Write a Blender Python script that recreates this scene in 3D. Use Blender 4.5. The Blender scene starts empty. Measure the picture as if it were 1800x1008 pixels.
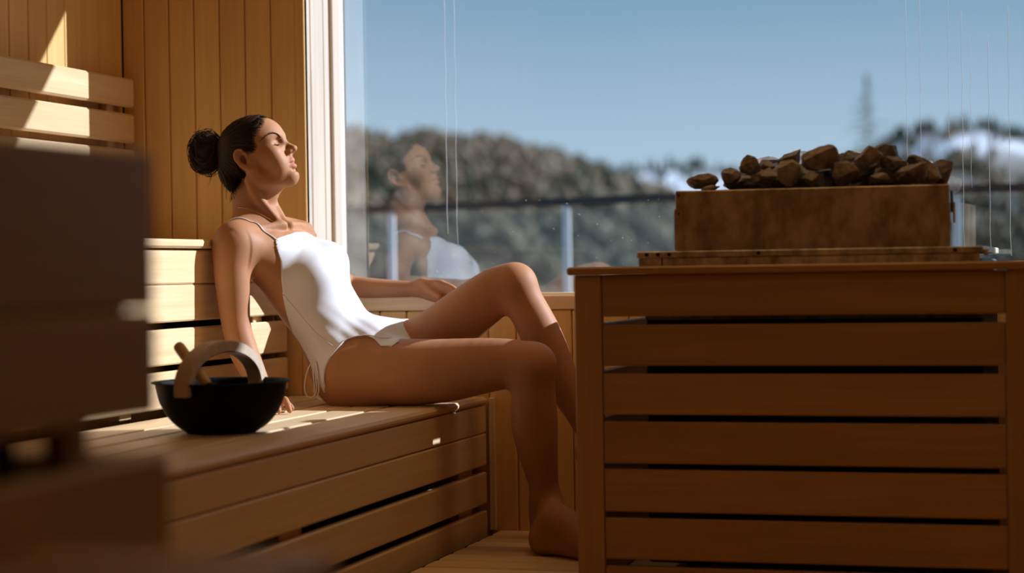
import bpy, bmesh, math, random
import numpy as np
from mathutils import Vector, Matrix
random.seed(7)
rng = np.random.RandomState(5)
scene = bpy.context.scene
COL = scene.collection

# ------------------------------------------------------------------ camera, sky, sun, exposure
EYE = 0.73
cam_d = bpy.data.cameras.new('camera')
cam_d.sensor_width = 36.0
cam_d.lens = 69.0
cam_d.clip_start = 0.05
cam_d.clip_end = 6000
cam_d.dof.use_dof = True
cam_d.dof.focus_distance = 5.05
cam_d.dof.aperture_fstop = 2.0
cam = bpy.data.objects.new('camera', cam_d)
COL.objects.link(cam)
cam.matrix_world = Matrix(((0.95915, 0.01199, 0.28265, 0.0),
                           (0.28260, 0.01334, -0.95914, 0.0),
                           (-0.01527, 0.99984, 0.00941, EYE),
                           (0, 0, 0, 1)))
scene.camera = cam

world = bpy.data.worlds.new('sky')
scene.world = world
world.use_nodes = True
wn = world.node_tree
for n in list(wn.nodes):
    wn.nodes.remove(n)
w_out = wn.nodes.new('ShaderNodeOutputWorld')
w_bg = wn.nodes.new('ShaderNodeBackground')
w_tc = wn.nodes.new('ShaderNodeTexCoord')
w_sep = wn.nodes.new('ShaderNodeSeparateXYZ')
w_ramp = wn.nodes.new('ShaderNodeValToRGB')
wn.links.new(w_tc.outputs['Generated'], w_sep.inputs[0])
wn.links.new(w_sep.outputs['Z'], w_ramp.inputs[0])
wn.links.new(w_ramp.outputs[0], w_bg.inputs[0])
wn.links.new(w_bg.outputs[0], w_out.inputs[0])
cr = w_ramp.color_ramp
cr.elements[0].position = 0.0
cr.elements[0].color = (0.46, 0.60, 0.73, 1)
cr.elements[1].position = 1.0
cr.elements[1].color = (0.10, 0.20, 0.36, 1)
e = cr.elements.new(0.045); e.color = (0.43, 0.58, 0.72, 1)
e = cr.elements.new(0.14); e.color = (0.20, 0.36, 0.52, 1)
e = cr.elements.new(0.35); e.color = (0.14, 0.27, 0.43, 1)
w_bg.inputs[1].default_value = 1.3

SUN_TO = Vector((1.0, 0.57, 0.62)).normalized()
sun_d = bpy.data.lights.new('sun', 'SUN')
sun_d.energy = 9.3
sun_d.color = (0.91, 0.97, 1.14)
sun_d.angle = math.radians(0.53)
sun = bpy.data.objects.new('sun', sun_d)
COL.objects.link(sun)
sun.rotation_euler = SUN_TO.to_track_quat('Z', 'Y').to_euler()
sun.location = (6, 9, 6)

# warm fill lights added under the ceiling to lift the shaded wood; no fixtures
for fill_loc, fill_w, fill_sx, fill_sy in (((-0.85, 4.72, 2.34), 6.2, 0.9, 0.6), ((-0.2, 2.6, 2.34), 3.4, 1.2, 1.0)):
    fill_d = bpy.data.lights.new('warm_fill_light', 'AREA')
    fill_d.shape = 'RECTANGLE'; fill_d.size = fill_sx; fill_d.size_y = fill_sy
    fill_d.energy = fill_w
    fill_d.color = (1.0, 0.62, 0.27)
    fill = bpy.data.objects.new('warm_fill_light', fill_d)
    COL.objects.link(fill)
    fill.location = fill_loc

vs = scene.view_settings
vs.view_transform = 'Standard'
vs.look = 'None'
vs.gamma = 1.0
vs.use_curve_mapping = False
vs.exposure = 0.0
scene.cycles.max_bounces = 12
scene.cycles.diffuse_bounces = 7
scene.cycles.glossy_bounces = 4
scene.cycles.transparent_max_bounces = 16
scene.cycles.sample_clamp_indirect = 6.0

# ------------------------------------------------------------------ helpers
def tag(o, label=None, cat=None, group=None, kind=None):
    if label: o['label'] = label
    if cat: o['category'] = cat
    if group: o['group'] = group
    if kind: o['kind'] = kind
    return o

def empty(name, loc=(0, 0, 0), **k):
    o = bpy.data.objects.new(name, None)
    o.location = loc
    o.empty_display_size = 0.05
    COL.objects.link(o)
    return tag(o, **k)

def wloc(o):
    v = Vector(o.location)
    p = o.parent
    while p:
        v += Vector(p.location); p = p.parent
    return v

def link(name, me, mat=None, parent=None, loc=(0, 0, 0)):
    o = bpy.data.objects.new(name, me)
    COL.objects.link(o)
    if mat is not None and len(me.materials) == 0:
        me.materials.append(mat)
    l = Vector(loc)
    if parent is not None:
        o.parent = parent
        l = l - wloc(parent)
    o.location = l
    return o

_cache = {}
def board(name, x0, x1, y0, y1, z0, z1, mat, parent=None, bev=0.003):
    d = (round(x1 - x0, 4), round(y1 - y0, 4), round(z1 - z0, 4))
    key = (d, mat.name, bev)
    me = _cache.get(key)
    if me is None:
        bm = bmesh.new()
        bmesh.ops.create_cube(bm, size=1.0)
        bmesh.ops.scale(bm, vec=d, verts=bm.verts)
        b = min(bev, 0.35 * min(d))
        if b > 0:
            bmesh.ops.bevel(bm, geom=list(bm.edges), offset=b, segments=1, affect='EDGES', profile=0.5)
        me = bpy.data.meshes.new(name)
        bm.to_mesh(me); bm.free()
        me.materials.append(mat)
        _cache[key] = me
    return link(name, me, None, parent, ((x0 + x1) / 2, (y0 + y1) / 2, (z0 + z1) / 2))

def mesh_from(name, verts, faces, mat=None, parent=None, smooth=True, loc=(0, 0, 0)):
    me = bpy.data.meshes.new(name)
    me.from_pydata([tuple(v) for v in verts], [], faces)
    me.validate()
    if smooth:
        me.polygons.foreach_set('use_smooth', [True] * len(me.polygons))
    return link(name, me, mat, parent, loc)

def tube_geo(pts, rad, n=8, closed=False):
    """round tube through points with a radius at each; returns verts, faces"""
    P = [Vector(p) for p in pts]
    if not hasattr(rad, '__len__'):
        rad = [rad] * len(P)
    V, Fc = [], []
    up = None
    m = len(P)
    for i, p in enumerate(P):
        if closed:
            t = (P[(i + 1) % m] - P[(i - 1) % m]).normalized()
        else:
            t = (P[min(i + 1, m - 1)] - P[max(i - 1, 0)]).normalized()
        if up is None:
            up = t.orthogonal().normalized()
        up = (up - t * up.dot(t)).normalized()
        s = t.cross(up)
        for k in range(n):
            a = 2 * math.pi * k / n
            V.append(p + (up * math.cos(a) + s * math.sin(a)) * rad[i])
    rings = m if closed else m - 1
    for i in range(rings):
        j = (i + 1) % m
        for k in range(n):
            k2 = (k + 1) % n
            Fc.append((i * n + k, i * n + k2, j * n + k2, j * n + k))
    if not closed:
        Fc.append(tuple(reversed(range(n))))
        Fc.append(tuple((m - 1) * n + k for k in range(n)))
    return V, Fc

def catmull(pts, sub=4):
    P = [np.array(p, float) for p in pts]
    if len(P) < 3:
        return P
    out = []
    for i in range(len(P) - 1):
        p0 = P[i - 1] if i > 0 else 2 * P[0] - P[1]
        p1, p2 = P[i], P[i + 1]
        p3 = P[i + 2] if i + 2 < len(P) else 2 * P[-1] - P[-2]
        for k in range(sub):
            t = k / sub
            out.append(0.5 * (2 * p1 + (p2 - p0) * t + (2 * p0 - 5 * p1 + 4 * p2 - p3) * t * t + (3 * p1 - p0 - 3 * p2 + p3) * t ** 3))
    out.append(P[-1])
    return out

def lathe(name, prof, mat, parent=None, loc=(0, 0, 0), n=64):
    V, Fc = [], []
    for r, z in prof:
        for k in range(n):
            a = 2 * math.pi * k / n
            V.append((r * math.cos(a), r * math.sin(a), z))
    for i in range(len(prof) - 1):
        for k in range(n):
            k2 = (k + 1) % n
            Fc.append((i * n + k, i * n + k2, (i + 1) * n + k2, (i + 1) * n + k))
    return mesh_from(name, V, Fc, mat, parent, True, loc)

# ------------------------------------------------------------------ materials
def newmat(name):
    m = bpy.data.materials.new(name)
    m.use_nodes = True
    nt = m.node_tree
    b = nt.nodes['Principled BSDF']
    return m, nt, b

def wood(name, axis, c_dark, c_light, rough=0.5, var=0.12, grain=1.0, spec=0.35):
    m, nt, b = newmat(name)
    N = nt.nodes.new; L = nt.links.new
    tc = N('ShaderNodeTexCoord'); oi = N('ShaderNodeObjectInfo')
    off = N('ShaderNodeVectorMath'); off.operation = 'MULTIPLY_ADD'
    comb = N('ShaderNodeCombineXYZ')
    mul = N('ShaderNodeMath'); mul.operation = 'MULTIPLY'; mul.inputs[1].default_value = 37.0
    L(oi.outputs['Random'], mul.inputs[0])
    for i in range(3): L(mul.outputs[0], comb.inputs[i])
    s = [38.0, 38.0, 38.0]; s['XYZ'.index(axis)] = 1.6
    off.inputs[1].default_value = s
    L(tc.outputs['Object'], off.inputs[0]); L(comb.outputs[0], off.inputs[2])
    n1 = N('ShaderNodeTexNoise'); n1.inputs['Scale'].default_value = 1.0; n1.inputs['Detail'].default_value = 4
    n1.inputs['Distortion'].default_value = 0.6
    L(off.outputs[0], n1.inputs['Vector'])
    s2 = [150.0] * 3; s2['XYZ'.index(axis)] = 5.0
    off2 = N('ShaderNodeVectorMath'); off2.operation = 'MULTIPLY_ADD'; off2.inputs[1].default_value = s2
    L(tc.outputs['Object'], off2.inputs[0]); L(comb.outputs[0], off2.inputs[2])
    n2 = N('ShaderNodeTexNoise'); n2.inputs['Scale'].default_value = 1.0; n2.inputs['Detail'].default_value = 2
    L(off2.outputs[0], n2.inputs['Vector'])
    mixn = N('ShaderNodeMath'); mixn.operation = 'MULTIPLY_ADD'; mixn.inputs[1].default_value = 0.35
    L(n2.outputs['Fac'], mixn.inputs[0])
    sc = N('ShaderNodeMath'); sc.operation = 'MULTIPLY'; sc.inputs[1].default_value = 0.65
    L(n1.outputs['Fac'], sc.inputs[0]); L(sc.outputs[0], mixn.inputs[2])
    ramp = N('ShaderNodeValToRGB')
    lo = 0.5 - 0.2 / grain; hi = 0.5 + 0.2 / grain
    ramp.color_ramp.elements[0].position = max(0, lo); ramp.color_ramp.elements[1].position = min(1, hi)
    ramp.color_ramp.elements[0].color = (*c_dark, 1); ramp.color_ramp.elements[1].color = (*c_light, 1)
    L(mixn.outputs[0], ramp.inputs[0])
    hsv = N('ShaderNodeHueSaturation')
    mr = N('ShaderNodeMapRange'); mr.inputs[3].default_value = 1 - var; mr.inputs[4].default_value = 1 + var
    L(oi.outputs['Random'], mr.inputs[0]); L(mr.outputs[0], hsv.inputs['Value'])
    L(ramp.outputs[0], hsv.inputs['Color']); L(hsv.outputs[0], b.inputs['Base Color'])
    b.inputs['Roughness'].default_value = rough
    b.inputs['Specular IOR Level'].default_value = spec
    bp = N('ShaderNodeBump'); bp.inputs['Strength'].default_value = 0.12; bp.inputs['Distance'].default_value = 0.002
    L(n2.outputs['Fac'], bp.inputs['Height']); L(bp.outputs[0], b.inputs['Normal'])
    return m

def plain(name, col, rough=0.5, metal=0.0, noise=0.0, nscale=40.0, bump=0.0, spec=0.5):
    m, nt, b = newmat(name)
    b.inputs['Base Color'].default_value = (*col, 1)
    b.inputs['Roughness'].default_value = rough
    b.inputs['Metallic'].default_value = metal
    b.inputs['Specular IOR Level'].default_value = spec
    if noise or bump:
        tc = nt.nodes.new('ShaderNodeTexCoord')
        n = nt.nodes.new('ShaderNodeTexNoise'); n.inputs['Scale'].default_value = nscale; n.inputs['Detail'].default_value = 5
        nt.links.new(tc.outputs['Object'], n.inputs['Vector'])
        if noise:
            r = nt.nodes.new('ShaderNodeValToRGB')
            r.color_ramp.elements[0].position = 0.3; r.color_ramp.elements[1].position = 0.7
            r.color_ramp.elements[0].color = (*[c * (1 - noise) for c in col], 1)
            r.color_ramp.elements[1].color = (*[min(1, c * (1 + noise)) for c in col], 1)
            nt.links.new(n.outputs['Fac'], r.inputs[0]); nt.links.new(r.outputs[0], b.inputs['Base Color'])
        if bump:
            bp = nt.nodes.new('ShaderNodeBump'); bp.inputs['Strength'].default_value = bump; bp.inputs['Distance'].default_value = 0.003
            nt.links.new(n.outputs['Fac'], bp.inputs['Height']); nt.links.new(bp.outputs[0], b.inputs['Normal'])
    return m

WD = (0.66, 0.46, 0.235); WL = (0.79, 0.60, 0.36)
wood_x = wood('sauna_wood_x', 'X', WD, WL)
wood_y = wood('sauna_wood_y', 'Y', WD, WL)
wood_z = wood('sauna_wood_z', 'Z', WD, WL)
wall_wood = wood('wall_wood_z', 'Z', (0.66, 0.40, 0.13), (0.77, 0.50, 0.19), var=0.07)
pale_z = wood('jamb_wood_z', 'Z', (0.50, 0.42, 0.33), (0.62, 0.54, 0.44), var=0.05)
seat_y = wood('seat_wood_y', 'Y', (0.60, 0.43, 0.235), (0.73, 0.55, 0.33))
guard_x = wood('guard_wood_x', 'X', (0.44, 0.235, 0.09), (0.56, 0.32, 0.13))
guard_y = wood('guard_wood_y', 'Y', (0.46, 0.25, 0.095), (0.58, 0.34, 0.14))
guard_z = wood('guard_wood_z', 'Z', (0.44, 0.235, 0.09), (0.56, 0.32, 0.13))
near_y = wood('near_wood_y', 'Y', (0.37, 0.23, 0.06), (0.44, 0.28, 0.08))
near_x = wood('near_wood_x', 'X', (0.46, 0.30, 0.15), (0.60, 0.41, 0.22))
dark_void = plain('dark_void', (0.012, 0.010, 0.008), 0.9)  # near-black; stands in for shade behind slats, also hidden cores

# ------------------------------------------------------------------ measured sizes and places (metres)
DRIPS = [(-1.8087, 0.8325, 1.5197, 0.0007), (-1.7789, 0.8019, 1.5181, 0.0006), (-0.4776, 0.9969, 1.4488, 0.0006), (-0.4408, 0.9802, 1.4468, 0.0006), (-0.3288, 0.7602, 1.4099, 0.0006), (-0.2589, 0.7589, 1.3447, 0.0006), (-0.2056, 0.7426, 1.4189, 0.0006), (-0.3647, 1.0556, 1.4428, 0.0005), (-0.3070, 0.9300, 1.3471, 0.0004)]
HANDLE_DIR = (0.168, 0.9858, 0.0)
LADLE = ((-1.9509, 3.9793, 0.5698), (-1.8454, 3.9105, 0.4806))
LADLE_CUP = (-1.885, 3.985, 0.392)
SUITPOLY = [(-2.0518, 4.7750, 0.8150), (-2.0324, 4.7650, 0.7564), (-2.0308, 4.7700, 0.6967), (-2.0342, 4.7800, 0.6517), (-2.0345, 4.8000, 0.5642), (-2.0080, 4.8200, 0.5242), (-1.9828, 4.8400, 0.4900), (-1.9545, 4.8200, 0.4429), (-1.9334, 4.8100, 0.4046),
            (-1.9295, 4.8100, 0.4435), (-1.9225, 4.8100, 0.4780), (-1.9026, 4.8100, 0.5153), (-1.8779, 4.8300, 0.5473), (-1.8379, 4.8600, 0.5610), (-1.8092, 4.8900, 0.5507), (-1.7808, 4.9300, 0.5308), (-1.7477, 4.9500, 0.5298), (-1.7362, 4.9500, 0.5419), (-1.7634, 4.9600, 0.5737), (-1.7760, 4.9600, 0.5905), (-1.7588, 4.9000, 0.7219), (-1.7712, 4.8500, 0.7970), (-1.88,4.9,0.865), (-2.0373, 4.9800, 0.8354)]
STRAP_R = [(-2.0455, 4.7750, 0.8059), (-2.0704, 4.7700, 0.8318), (-2.1041, 4.7700, 0.8504), (-2.1397, 4.7700, 0.8602), (-2.1737, 4.7800, 0.8595), (-2.1979, 4.8000, 0.8422), (-2.2008, 4.8300, 0.8046)]
STRAP_L = [(-2.0428, 5.0300, 0.8283), (-2.0682, 5.0600, 0.8465), (-2.0951, 5.0600, 0.8581), (-2.1293, 5.0600, 0.8493)]
SEAM = [(-2.0317, 4.7750, 0.6742), (-2.0024, 4.7800, 0.6290), (-1.9633, 4.8000, 0.5758), (-1.9112, 4.8200, 0.5269)]
HEM = [(-1.9258, 4.8000, 0.4262), (-1.9217, 4.8000, 0.4785), (-1.9002, 4.8000, 0.5187), (-1.8723, 4.8200, 0.5566), (-1.8233, 4.8300, 0.5710), (-1.7906, 4.8400, 0.5615), (-1.7632, 4.8600, 0.5456)]
TIES = [[(-1.9610, 4.7950, 0.4982), (-1.9773, 4.7900, 0.4641), (-1.9844, 4.7900, 0.4237), (-1.9767, 4.7900, 0.4013), (-1.9591, 4.7900, 0.4013), (-1.9507, 4.7900, 0.4223), (-1.9532, 4.7900, 0.4641), (-1.9564, 4.7950, 0.4892)],
        [(-1.9531, 4.7950, 0.4922), (-1.9469, 4.7900, 0.4566), (-1.9443, 4.7900, 0.4193), (-1.9479, 4.7900, 0.3984), (-1.9348, 4.7850, 0.3913)],
        [(-1.9579, 4.7950, 0.4922), (-1.9588, 4.7880, 0.4642), (-1.9562, 4.7880, 0.4299), (-1.9581, 4.7880, 0.4119)]]
NECKLACE = [(-2.1760, 4.8300, 0.8954), (-2.1371, 4.8200, 0.8852), (-2.1007, 4.8300, 0.8695), (-2.0768, 4.8500, 0.8572), (-2.0635, 4.8650, 0.8526)]
HAIRPOLY = [(0.0552, 0.0805), (0.0591, 0.0637), (0.0525, 0.0465), (0.0351, 0.0338), (0.0253, 0.0248), (0.0253, 0.0078), (0.0157, -0.0078), (-0.0034, 0.0007), (-0.0253, 0.0123), (-0.0418, -0.0051),
            (-0.0475, -0.0321), (-0.0458, -0.0559), (-0.0437, -0.0732), (-0.0511, -0.0845), (-0.0733, -0.0887), (-0.1142, -0.0776), (-0.1543, -0.0678), (-0.2147, 0.0779), (-0.0937, 0.2086), (0.0609, 0.1367), (0.1099, 0.0888)]
BUNPOS = (-0.128, 0.056, 0.004)
RAIL_L = ((-4.0828, 10.4357, 1.0700), (-1.9827, 9.5965, 1.0700))
# (centre, width, height, depth, tilt, material, label)
STONES = [
 ((-0.8511, 4.4500, 0.9225), .074, .036, .06, 0.05, 0, 'lone flat brown stone at the left end of the tray'),
 ((-0.8253, 4.4100, 0.9048), .046, .014, .03, 0.1, 2, 'small pale chip lying under the lone flat stone'),
 ((-0.7842, 4.4600, 0.9315), .042, .044, .05, 0.3, 0, 'small rounded stone second from the left end of the heap'),
 ((-0.7422, 4.4700, 0.9568), .048, .044, .05, -0.3, 0, 'rounded reddish stone perched at the left shoulder of the heap'),
 ((-0.7185, 4.5600, 0.9589), .040, .030, .05, 0.0, 1, 'dark flat stone glimpsed behind the left shoulder of the heap'),
 ((-0.7064, 4.4400, 0.9273), .066, .042, .06, 0.15, 0, 'wide brown stone on the rim under the perched reddish stone'),
 ((-0.6620, 4.5200, 0.9672), .074, .036, .06, 0.62, 1, 'long grey stone tilted steeply up to the right'),
 ((-0.6465, 4.4200, 0.9338), .052, .060, .04, 0.1, 2, 'pointed pale stone standing on the rim like a tooth'),
 ((-0.5810, 4.4500, 0.9665), .086, .056, .06, 0.14, 0, 'largest blocky stone with a flat top, left of the gap'),
 ((-0.5981, 4.4200, 0.9196), .044, .034, .05, 0.0, 0, 'small brown stone on the rim below the largest block'),
 ((-0.5292, 4.4400, 0.9364), .062, .058, .06, 0.6, 0, 'leaning brown stone right of the largest block'),
 ((-0.5364, 4.5800, 0.9729), .042, .030, .05, 0.4, 1, 'small peak of stone showing behind the leaning stone'),
 ((-0.4753, 4.4600, 0.9689), .064, .046, .05, 0.2, 2, 'pale faceted stone at the crest of the heap'),
 ((-0.4491, 4.5400, 0.9773), .074, .046, .06, -0.08, 1, 'dark slab behind the pale faceted stone at the crest'),
 ((-0.4198, 4.4700, 0.9511), .060, .036, .05, -0.1, 1, 'dark stone just under the slab at the crest, right side'),
 ((-0.4469, 4.4100, 0.9176), .048, .026, .05, -0.1, 0, 'small brown stone on the rim below the pale faceted stone'),
 ((-0.4916, 4.5000, 0.9340), .070, .046, .06, 0.1, 1, 'shadowed stone deep in the heap under the crest'),
 ((-0.4311, 4.4800, 0.9289), .050, .044, .05, 0.2, 1, 'shadowed stone between the rim chip and the broad right stone'),
 ((-0.3790, 4.4300, 0.9254), .074, .046, .06, 0.1, 0, 'broad brown stone on the rim near the right end'),
 ((-0.3737, 4.5200, 0.9560), .044, .032, .05, -0.5, 1, 'dark wedge of stone atop the broad right stone'),
 ((-0.3268, 4.4100, 0.9218), .034, .040, .04, -0.2, 2, 'pale chipped stone standing near the right corner'),
 ((-0.3202, 4.4900, 0.9326), .052, .058, .06, -0.4, 1, 'tall dark stone at the right end of the heap'),
 ((-0.5624, 4.4900, 0.9227), .080, .050, .07, 0.0, 1, 'dark stone wedged below the gap in the heap'),
 ((-0.7780, 4.5300, 0.9196), .085, .044, .08, 0.0, 1, 'dark stone low behind the small rounded left stone'),
 ((-0.6904, 4.5300, 0.9252), .085, .056, .08, 0.0, 1, 'dark stone low behind the pointed pale stone'),
 ((-0.6341, 4.5600, 0.9301), .090, .064, .08, 0.1, 1, 'dark stone low behind the largest block'),
 ((-0.3497, 4.5300, 0.9184), .080, .046, .08, 0.0, 1, 'dark stone low behind the pale chipped stone'),
 ((-0.4111, 4.5500, 0.9235), .085, .054, .08, 0.0, 1, 'dark stone low behind the broad right stone'),
 ((-0.5087, 4.5600, 0.9214), .085, .056, .08, 0.0, 1, 'dark stone low behind the leaning brown stone'),
 ((-0.4616, 4.5800, 0.9208), .080, .056, .08, 0.1, 1, 'dark stone low behind the small brown rim stone'),
 ((-0.7392, 4.5700, 0.9254), .080, .050, .08, 0.0, 1, 'dark stone low behind the wide brown rim stone'),
 ((-0.7714, 4.7200, 0.9568), .085, .060, .09, 0.1, 0, 'big stone in the second row behind the left shoulder'),
 ((-0.6682, 4.7200, 0.9702), .085, .060, .09, 0.2, 1, 'big stone in the second row behind the long tilted stone'),
 ((-0.5692, 4.7200, 0.9618), .085, .060, .09, -0.1, 0, 'big stone in the second row behind the leaning stone'),
 ((-0.4726, 4.7200, 0.9617), .085, .060, .09, 0.1, 1, 'big stone in the second row behind the crest slab'),
 ((-0.3799, 4.7200, 0.9482), .080, .055, .09, -0.1, 0, 'big stone in the second row at the right end'),
 ((-0.7724, 4.9200, 0.9683), .10, .07, .10, 0.1, 1, 'big stone at the back left of the tray'),
 ((-0.6610, 4.9200, 0.9765), .10, .07, .10, 0.2, 0, 'big stone at the back of the tray behind the largest block'),
 ((-0.5344, 4.9200, 0.9756), .10, .07, .10, 0.0, 1, 'big stone at the back of the tray behind the crest'),
 ((-0.4098, 4.9200, 0.9551), .09, .06, .10, 0.1, 0, 'big stone at the back right of the tray'),
]
HILL_L = [(-586.2180, 453.1007, 43.8055), (-502.7740, 477.7368, 46.3029), (-419.3383, 502.3636, 48.1047), (-352.6573, 521.9899, 43.9123), (-294.2494, 539.2319, 45.4171), (-232.5557, 557.4017, 42.6954), (-219.2036, 561.3446, 43.1785), (-212.5422, 563.2998, 42.2028), (-204.2233, 565.7351, 40.3311), (-195.8647, 568.2144, 41.7633), (-185.8736, 571.1461, 40.2128), (-177.5400, 573.5976, 39.5584), (-169.2231, 576.0306, 37.5128), (-159.2446, 578.9483, 34.9191), (-152.5936, 580.8919, 33.0740), (-144.2829, 583.3179, 30.5068), (-135.9827, 585.7324, 27.0701), (-127.6867, 588.1421, 23.2857), (-119.3844, 590.5589, 20.0230), (-109.4100, 593.4719, 17.0815)]
HILL_S = [(-338.6131, 1151.8756, 60.3848), (-305.2121, 1161.7560, 63.3313), (-285.1716, 1167.6843, 65.0992), (-265.1644, 1173.5754, 64.0849), (-245.1321, 1179.4944, 65.1572), (-225.1291, 1185.3809, 63.7952), (-205.1594, 1191.2302, 59.6510), (-171.8585, 1200.9993, 54.2509), (-138.5827, 1210.7405, 46.7643)]
HILL_R = [(-130.9834, 879.2224, 34.9560), (-113.7673, 884.3726, 42.3342), (-96.5450, 889.5297, 50.2225), (-85.4508, 892.8702, 57.1881), (-76.8397, 895.4487, 61.1322), (-67.0207, 898.3708, 63.7818), (-54.7737, 901.9937, 64.8621), (-42.5511, 905.5893, 63.9022), (-27.9189, 909.8652, 59.8430), (-3.4860, 917.0427, 56.9031), (20.9040, 924.1727, 50.3928), (57.5075, 934.8880, 42.1575)]
HAIRLINE = [(*(0.0552, 0.0805), 0.0), (*(0.0591, 0.0637), .02), (*(0.0525, 0.0465), .045), (*(0.0351, 0.0338), .055), (*(0.0253, 0.0248), .058), (*(0.0253, 0.0078), .064), (*(0.0157, -0.0078), .066)]

# ------------------------------------------------------------------ room shell
YW = 5.228      # inner face of the end wall
XL = -2.726     # inner face of the left wall
XR = 1.45
YB = -1.3
ZC = 2.36
SILL = 0.653
HEAD = 2.22
JX = -2.15      # left reveal of the window
WX1 = 0.95      # right reveal
YG = 5.478      # glass plane

# floor: a sub-floor and the duckboard slats lying over it
fl = empty('floor', (0, 2, 0), kind='structure')
board('sub_floor', XL - 0.05, XR + 0.05, YB - 0.05, 5.7, -0.10, -0.030, dark_void, fl, 0)
y = 5.226
i = 0
while y > 2.2:
    board('slat', -1.585, XR - 0.01, y - 0.092, y, -0.026, 0.0, wood_x, fl, 0.005)
    y -= 0.114

# end wall (with the window): planks around the opening
wb = empty('wall_end', (-1, YW, 1), kind='structure')
edges = [XL] + [-2.656 + 0.0803 * k for k in range(0, 52)]
for a, b in zip(edges[:-1], edges[1:]):
    if b <= JX - 0.02:
        board('plank', a + 0.0012, b - 0.0012, YW, YW + 0.018, -0.02, ZC, wall_wood, wb, 0.0035)
    elif a < JX - 0.02:
        board('plank', a + 0.0012, -2.178, YW, YW + 0.018, -0.02, ZC, wall_wood, wb, 0.0035)
board('corner_trim', -2.1765, JX, YW - 0.001, YW + 0.022, SILL, ZC, wall_wood, wb, 0.002)
# planks under the sill, starting below the trim
for a, b in zip(edges[:-1], edges[1:]):
    if a >= -2.19 and b < XR:
        board('plank', a + 0.0012, b - 0.0012, YW, YW + 0.018, -0.02, 0.612, wall_wood, wb, 0.0035)
board('sill_board', JX, XR, YW - 0.003, YW + 0.026, 0.6135, SILL, wood_x, wb, 0.003)
board('sill_top', JX, XR, YW + 0.026, YG - 0.055, SILL - 0.030, SILL - 0.002, wood_x, wb, 0.002)
board('wall_core', XL - 0.1, JX - 0.0185, YW + 0.019, YG + 0.12, -0.1, ZC, dark_void, wb, 0)
board('wall_core', JX, XR, YW + 0.027, YG + 0.12, -0.1, SILL - 0.033, dark_void, wb, 0)
board('header', JX, XR, YW, YG + 0.12, HEAD, ZC, wall_wood, wb, 0.002)
board('end_plank', WX1, XR, YW, YG + 0.12, SILL, HEAD, wall_wood, wb, 0.002)
# left reveal, three boards standing side by side
for a, b in ((YW + 0.004, 5.2715), (5.2770, 5.373), (5.3775, 5.421)):
    board('reveal_board', JX - 0.018, JX, a, b, SILL - 0.001, HEAD, pale_z, wb, 0.0015)
# corner board where bench meets wall
board('corner_strip', -1.612, -1.594, YW - 0.012, YW, 0.0, 0.37, wood_z, wb, 0.002)

# window: frame and glass
win = empty('window_1', (-0.6, YG, 1.3), kind='structure')
board('frame_post', JX - 0.03, JX + 0.0115, 5.421, YG + 0.03, SILL - 0.03, HEAD, pale_z, win, 0.002)
board('frame_post', WX1 - 0.012, WX1 + 0.03, 5.421, YG + 0.03, SILL - 0.03, HEAD, pale_z, win, 0.002)
board('frame_rail', JX + 0.0115, WX1 - 0.012, 5.424, YG + 0.03, SILL - 0.03, SILL + 0.004, wood_x, win, 0.002)
board('frame_rail', JX + 0.0115, WX1 - 0.012, 5.424, YG + 0.03, HEAD - 0.012, HEAD + 0.02, wood_x, win, 0.002)
gm = bpy.data.materials.new('window_glass'); gm.use_nodes = True
nt = gm.node_tree
for n in list(nt.nodes): nt.nodes.remove(n)
go = nt.nodes.new('ShaderNodeOutputMaterial'); mx = nt.nodes.new('ShaderNodeMixShader')
tr = nt.nodes.new('ShaderNodeBsdfTransparent'); gl = nt.nodes.new('ShaderNodeBsdfGlossy'); fr = nt.nodes.new('ShaderNodeFresnel')
tr.inputs[0].default_value = (0.97, 0.985, 0.98, 1)
gl.inputs['Roughness'].default_value = 0.0
gl.inputs[0].default_value = (0.95, 0.97, 1.0, 1)
fr.inputs[0].default_value = 2.8
nt.links.new(fr.outputs[0], mx.inputs[0]); nt.links.new(tr.outputs[0], mx.inputs[1]); nt.links.new(gl.outputs[0], mx.inputs[2])
nt.links.new(mx.outputs[0], go.inputs[0])
mesh_from('pane', [(JX + 0.005, YG, SILL - 0.01), (WX1 - 0.005, YG, SILL - 0.01), (WX1 - 0.005, YG, HEAD), (JX + 0.005, YG, HEAD)],
          [(0, 1, 2, 3)], gm, win, False)
# dried drips that ran down the pane
drip_m = plain('dried_water_marks', (0.52, 0.56, 0.58), 0.8)
DV, DF = [], []
for u, z0, z1, w in DRIPS:
    pts = [(u + 0.0015 * math.sin(9 * t), YG - 0.002, z1 + (z0 - z1) * t / 10) for t in range(11)]
    v, f_ = tube_geo(pts, w, 5)
    DF += [tuple(i + len(DV) for i in q) for q in f_]; DV += v
for k in range(46):
    c = Vector((rng.uniform(-1.86, -1.15), YG - 0.002, rng.uniform(0.67, 0.93)))
    r = rng.uniform(0.0007, 0.0018)
    v, f_ = tube_geo([c + Vector((-r, 0, 0)), c, c + Vector((r, 0, 0))], [r * .5, r, r * .5], 6)
    DF += [tuple(i + len(DV) for i in q) for q in f_]; DV += v
dr = mesh_from('water_marks', DV, DF, drip_m, win)
tag(dr, kind='stuff')

# left wall: planks running up
wl = empty('wall_left', (XL, 2, 1), kind='structure')
le = [5.228, 5.183] + [5.183 - 0.0978 * k for k in range(1, 42)]
LEFT_EDGES = le
for b, a in zip(le[:-1], le[1:]):
    board('plank', XL - 0.018, XL, a + 0.0012, b - 0.0012, -0.02, ZC, wall_wood, wl, 0.0035)
board('wall_core', XL - 0.1, XL - 0.019, YB, 5.6, -0.1, ZC, dark_void, wl, 0)
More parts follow.
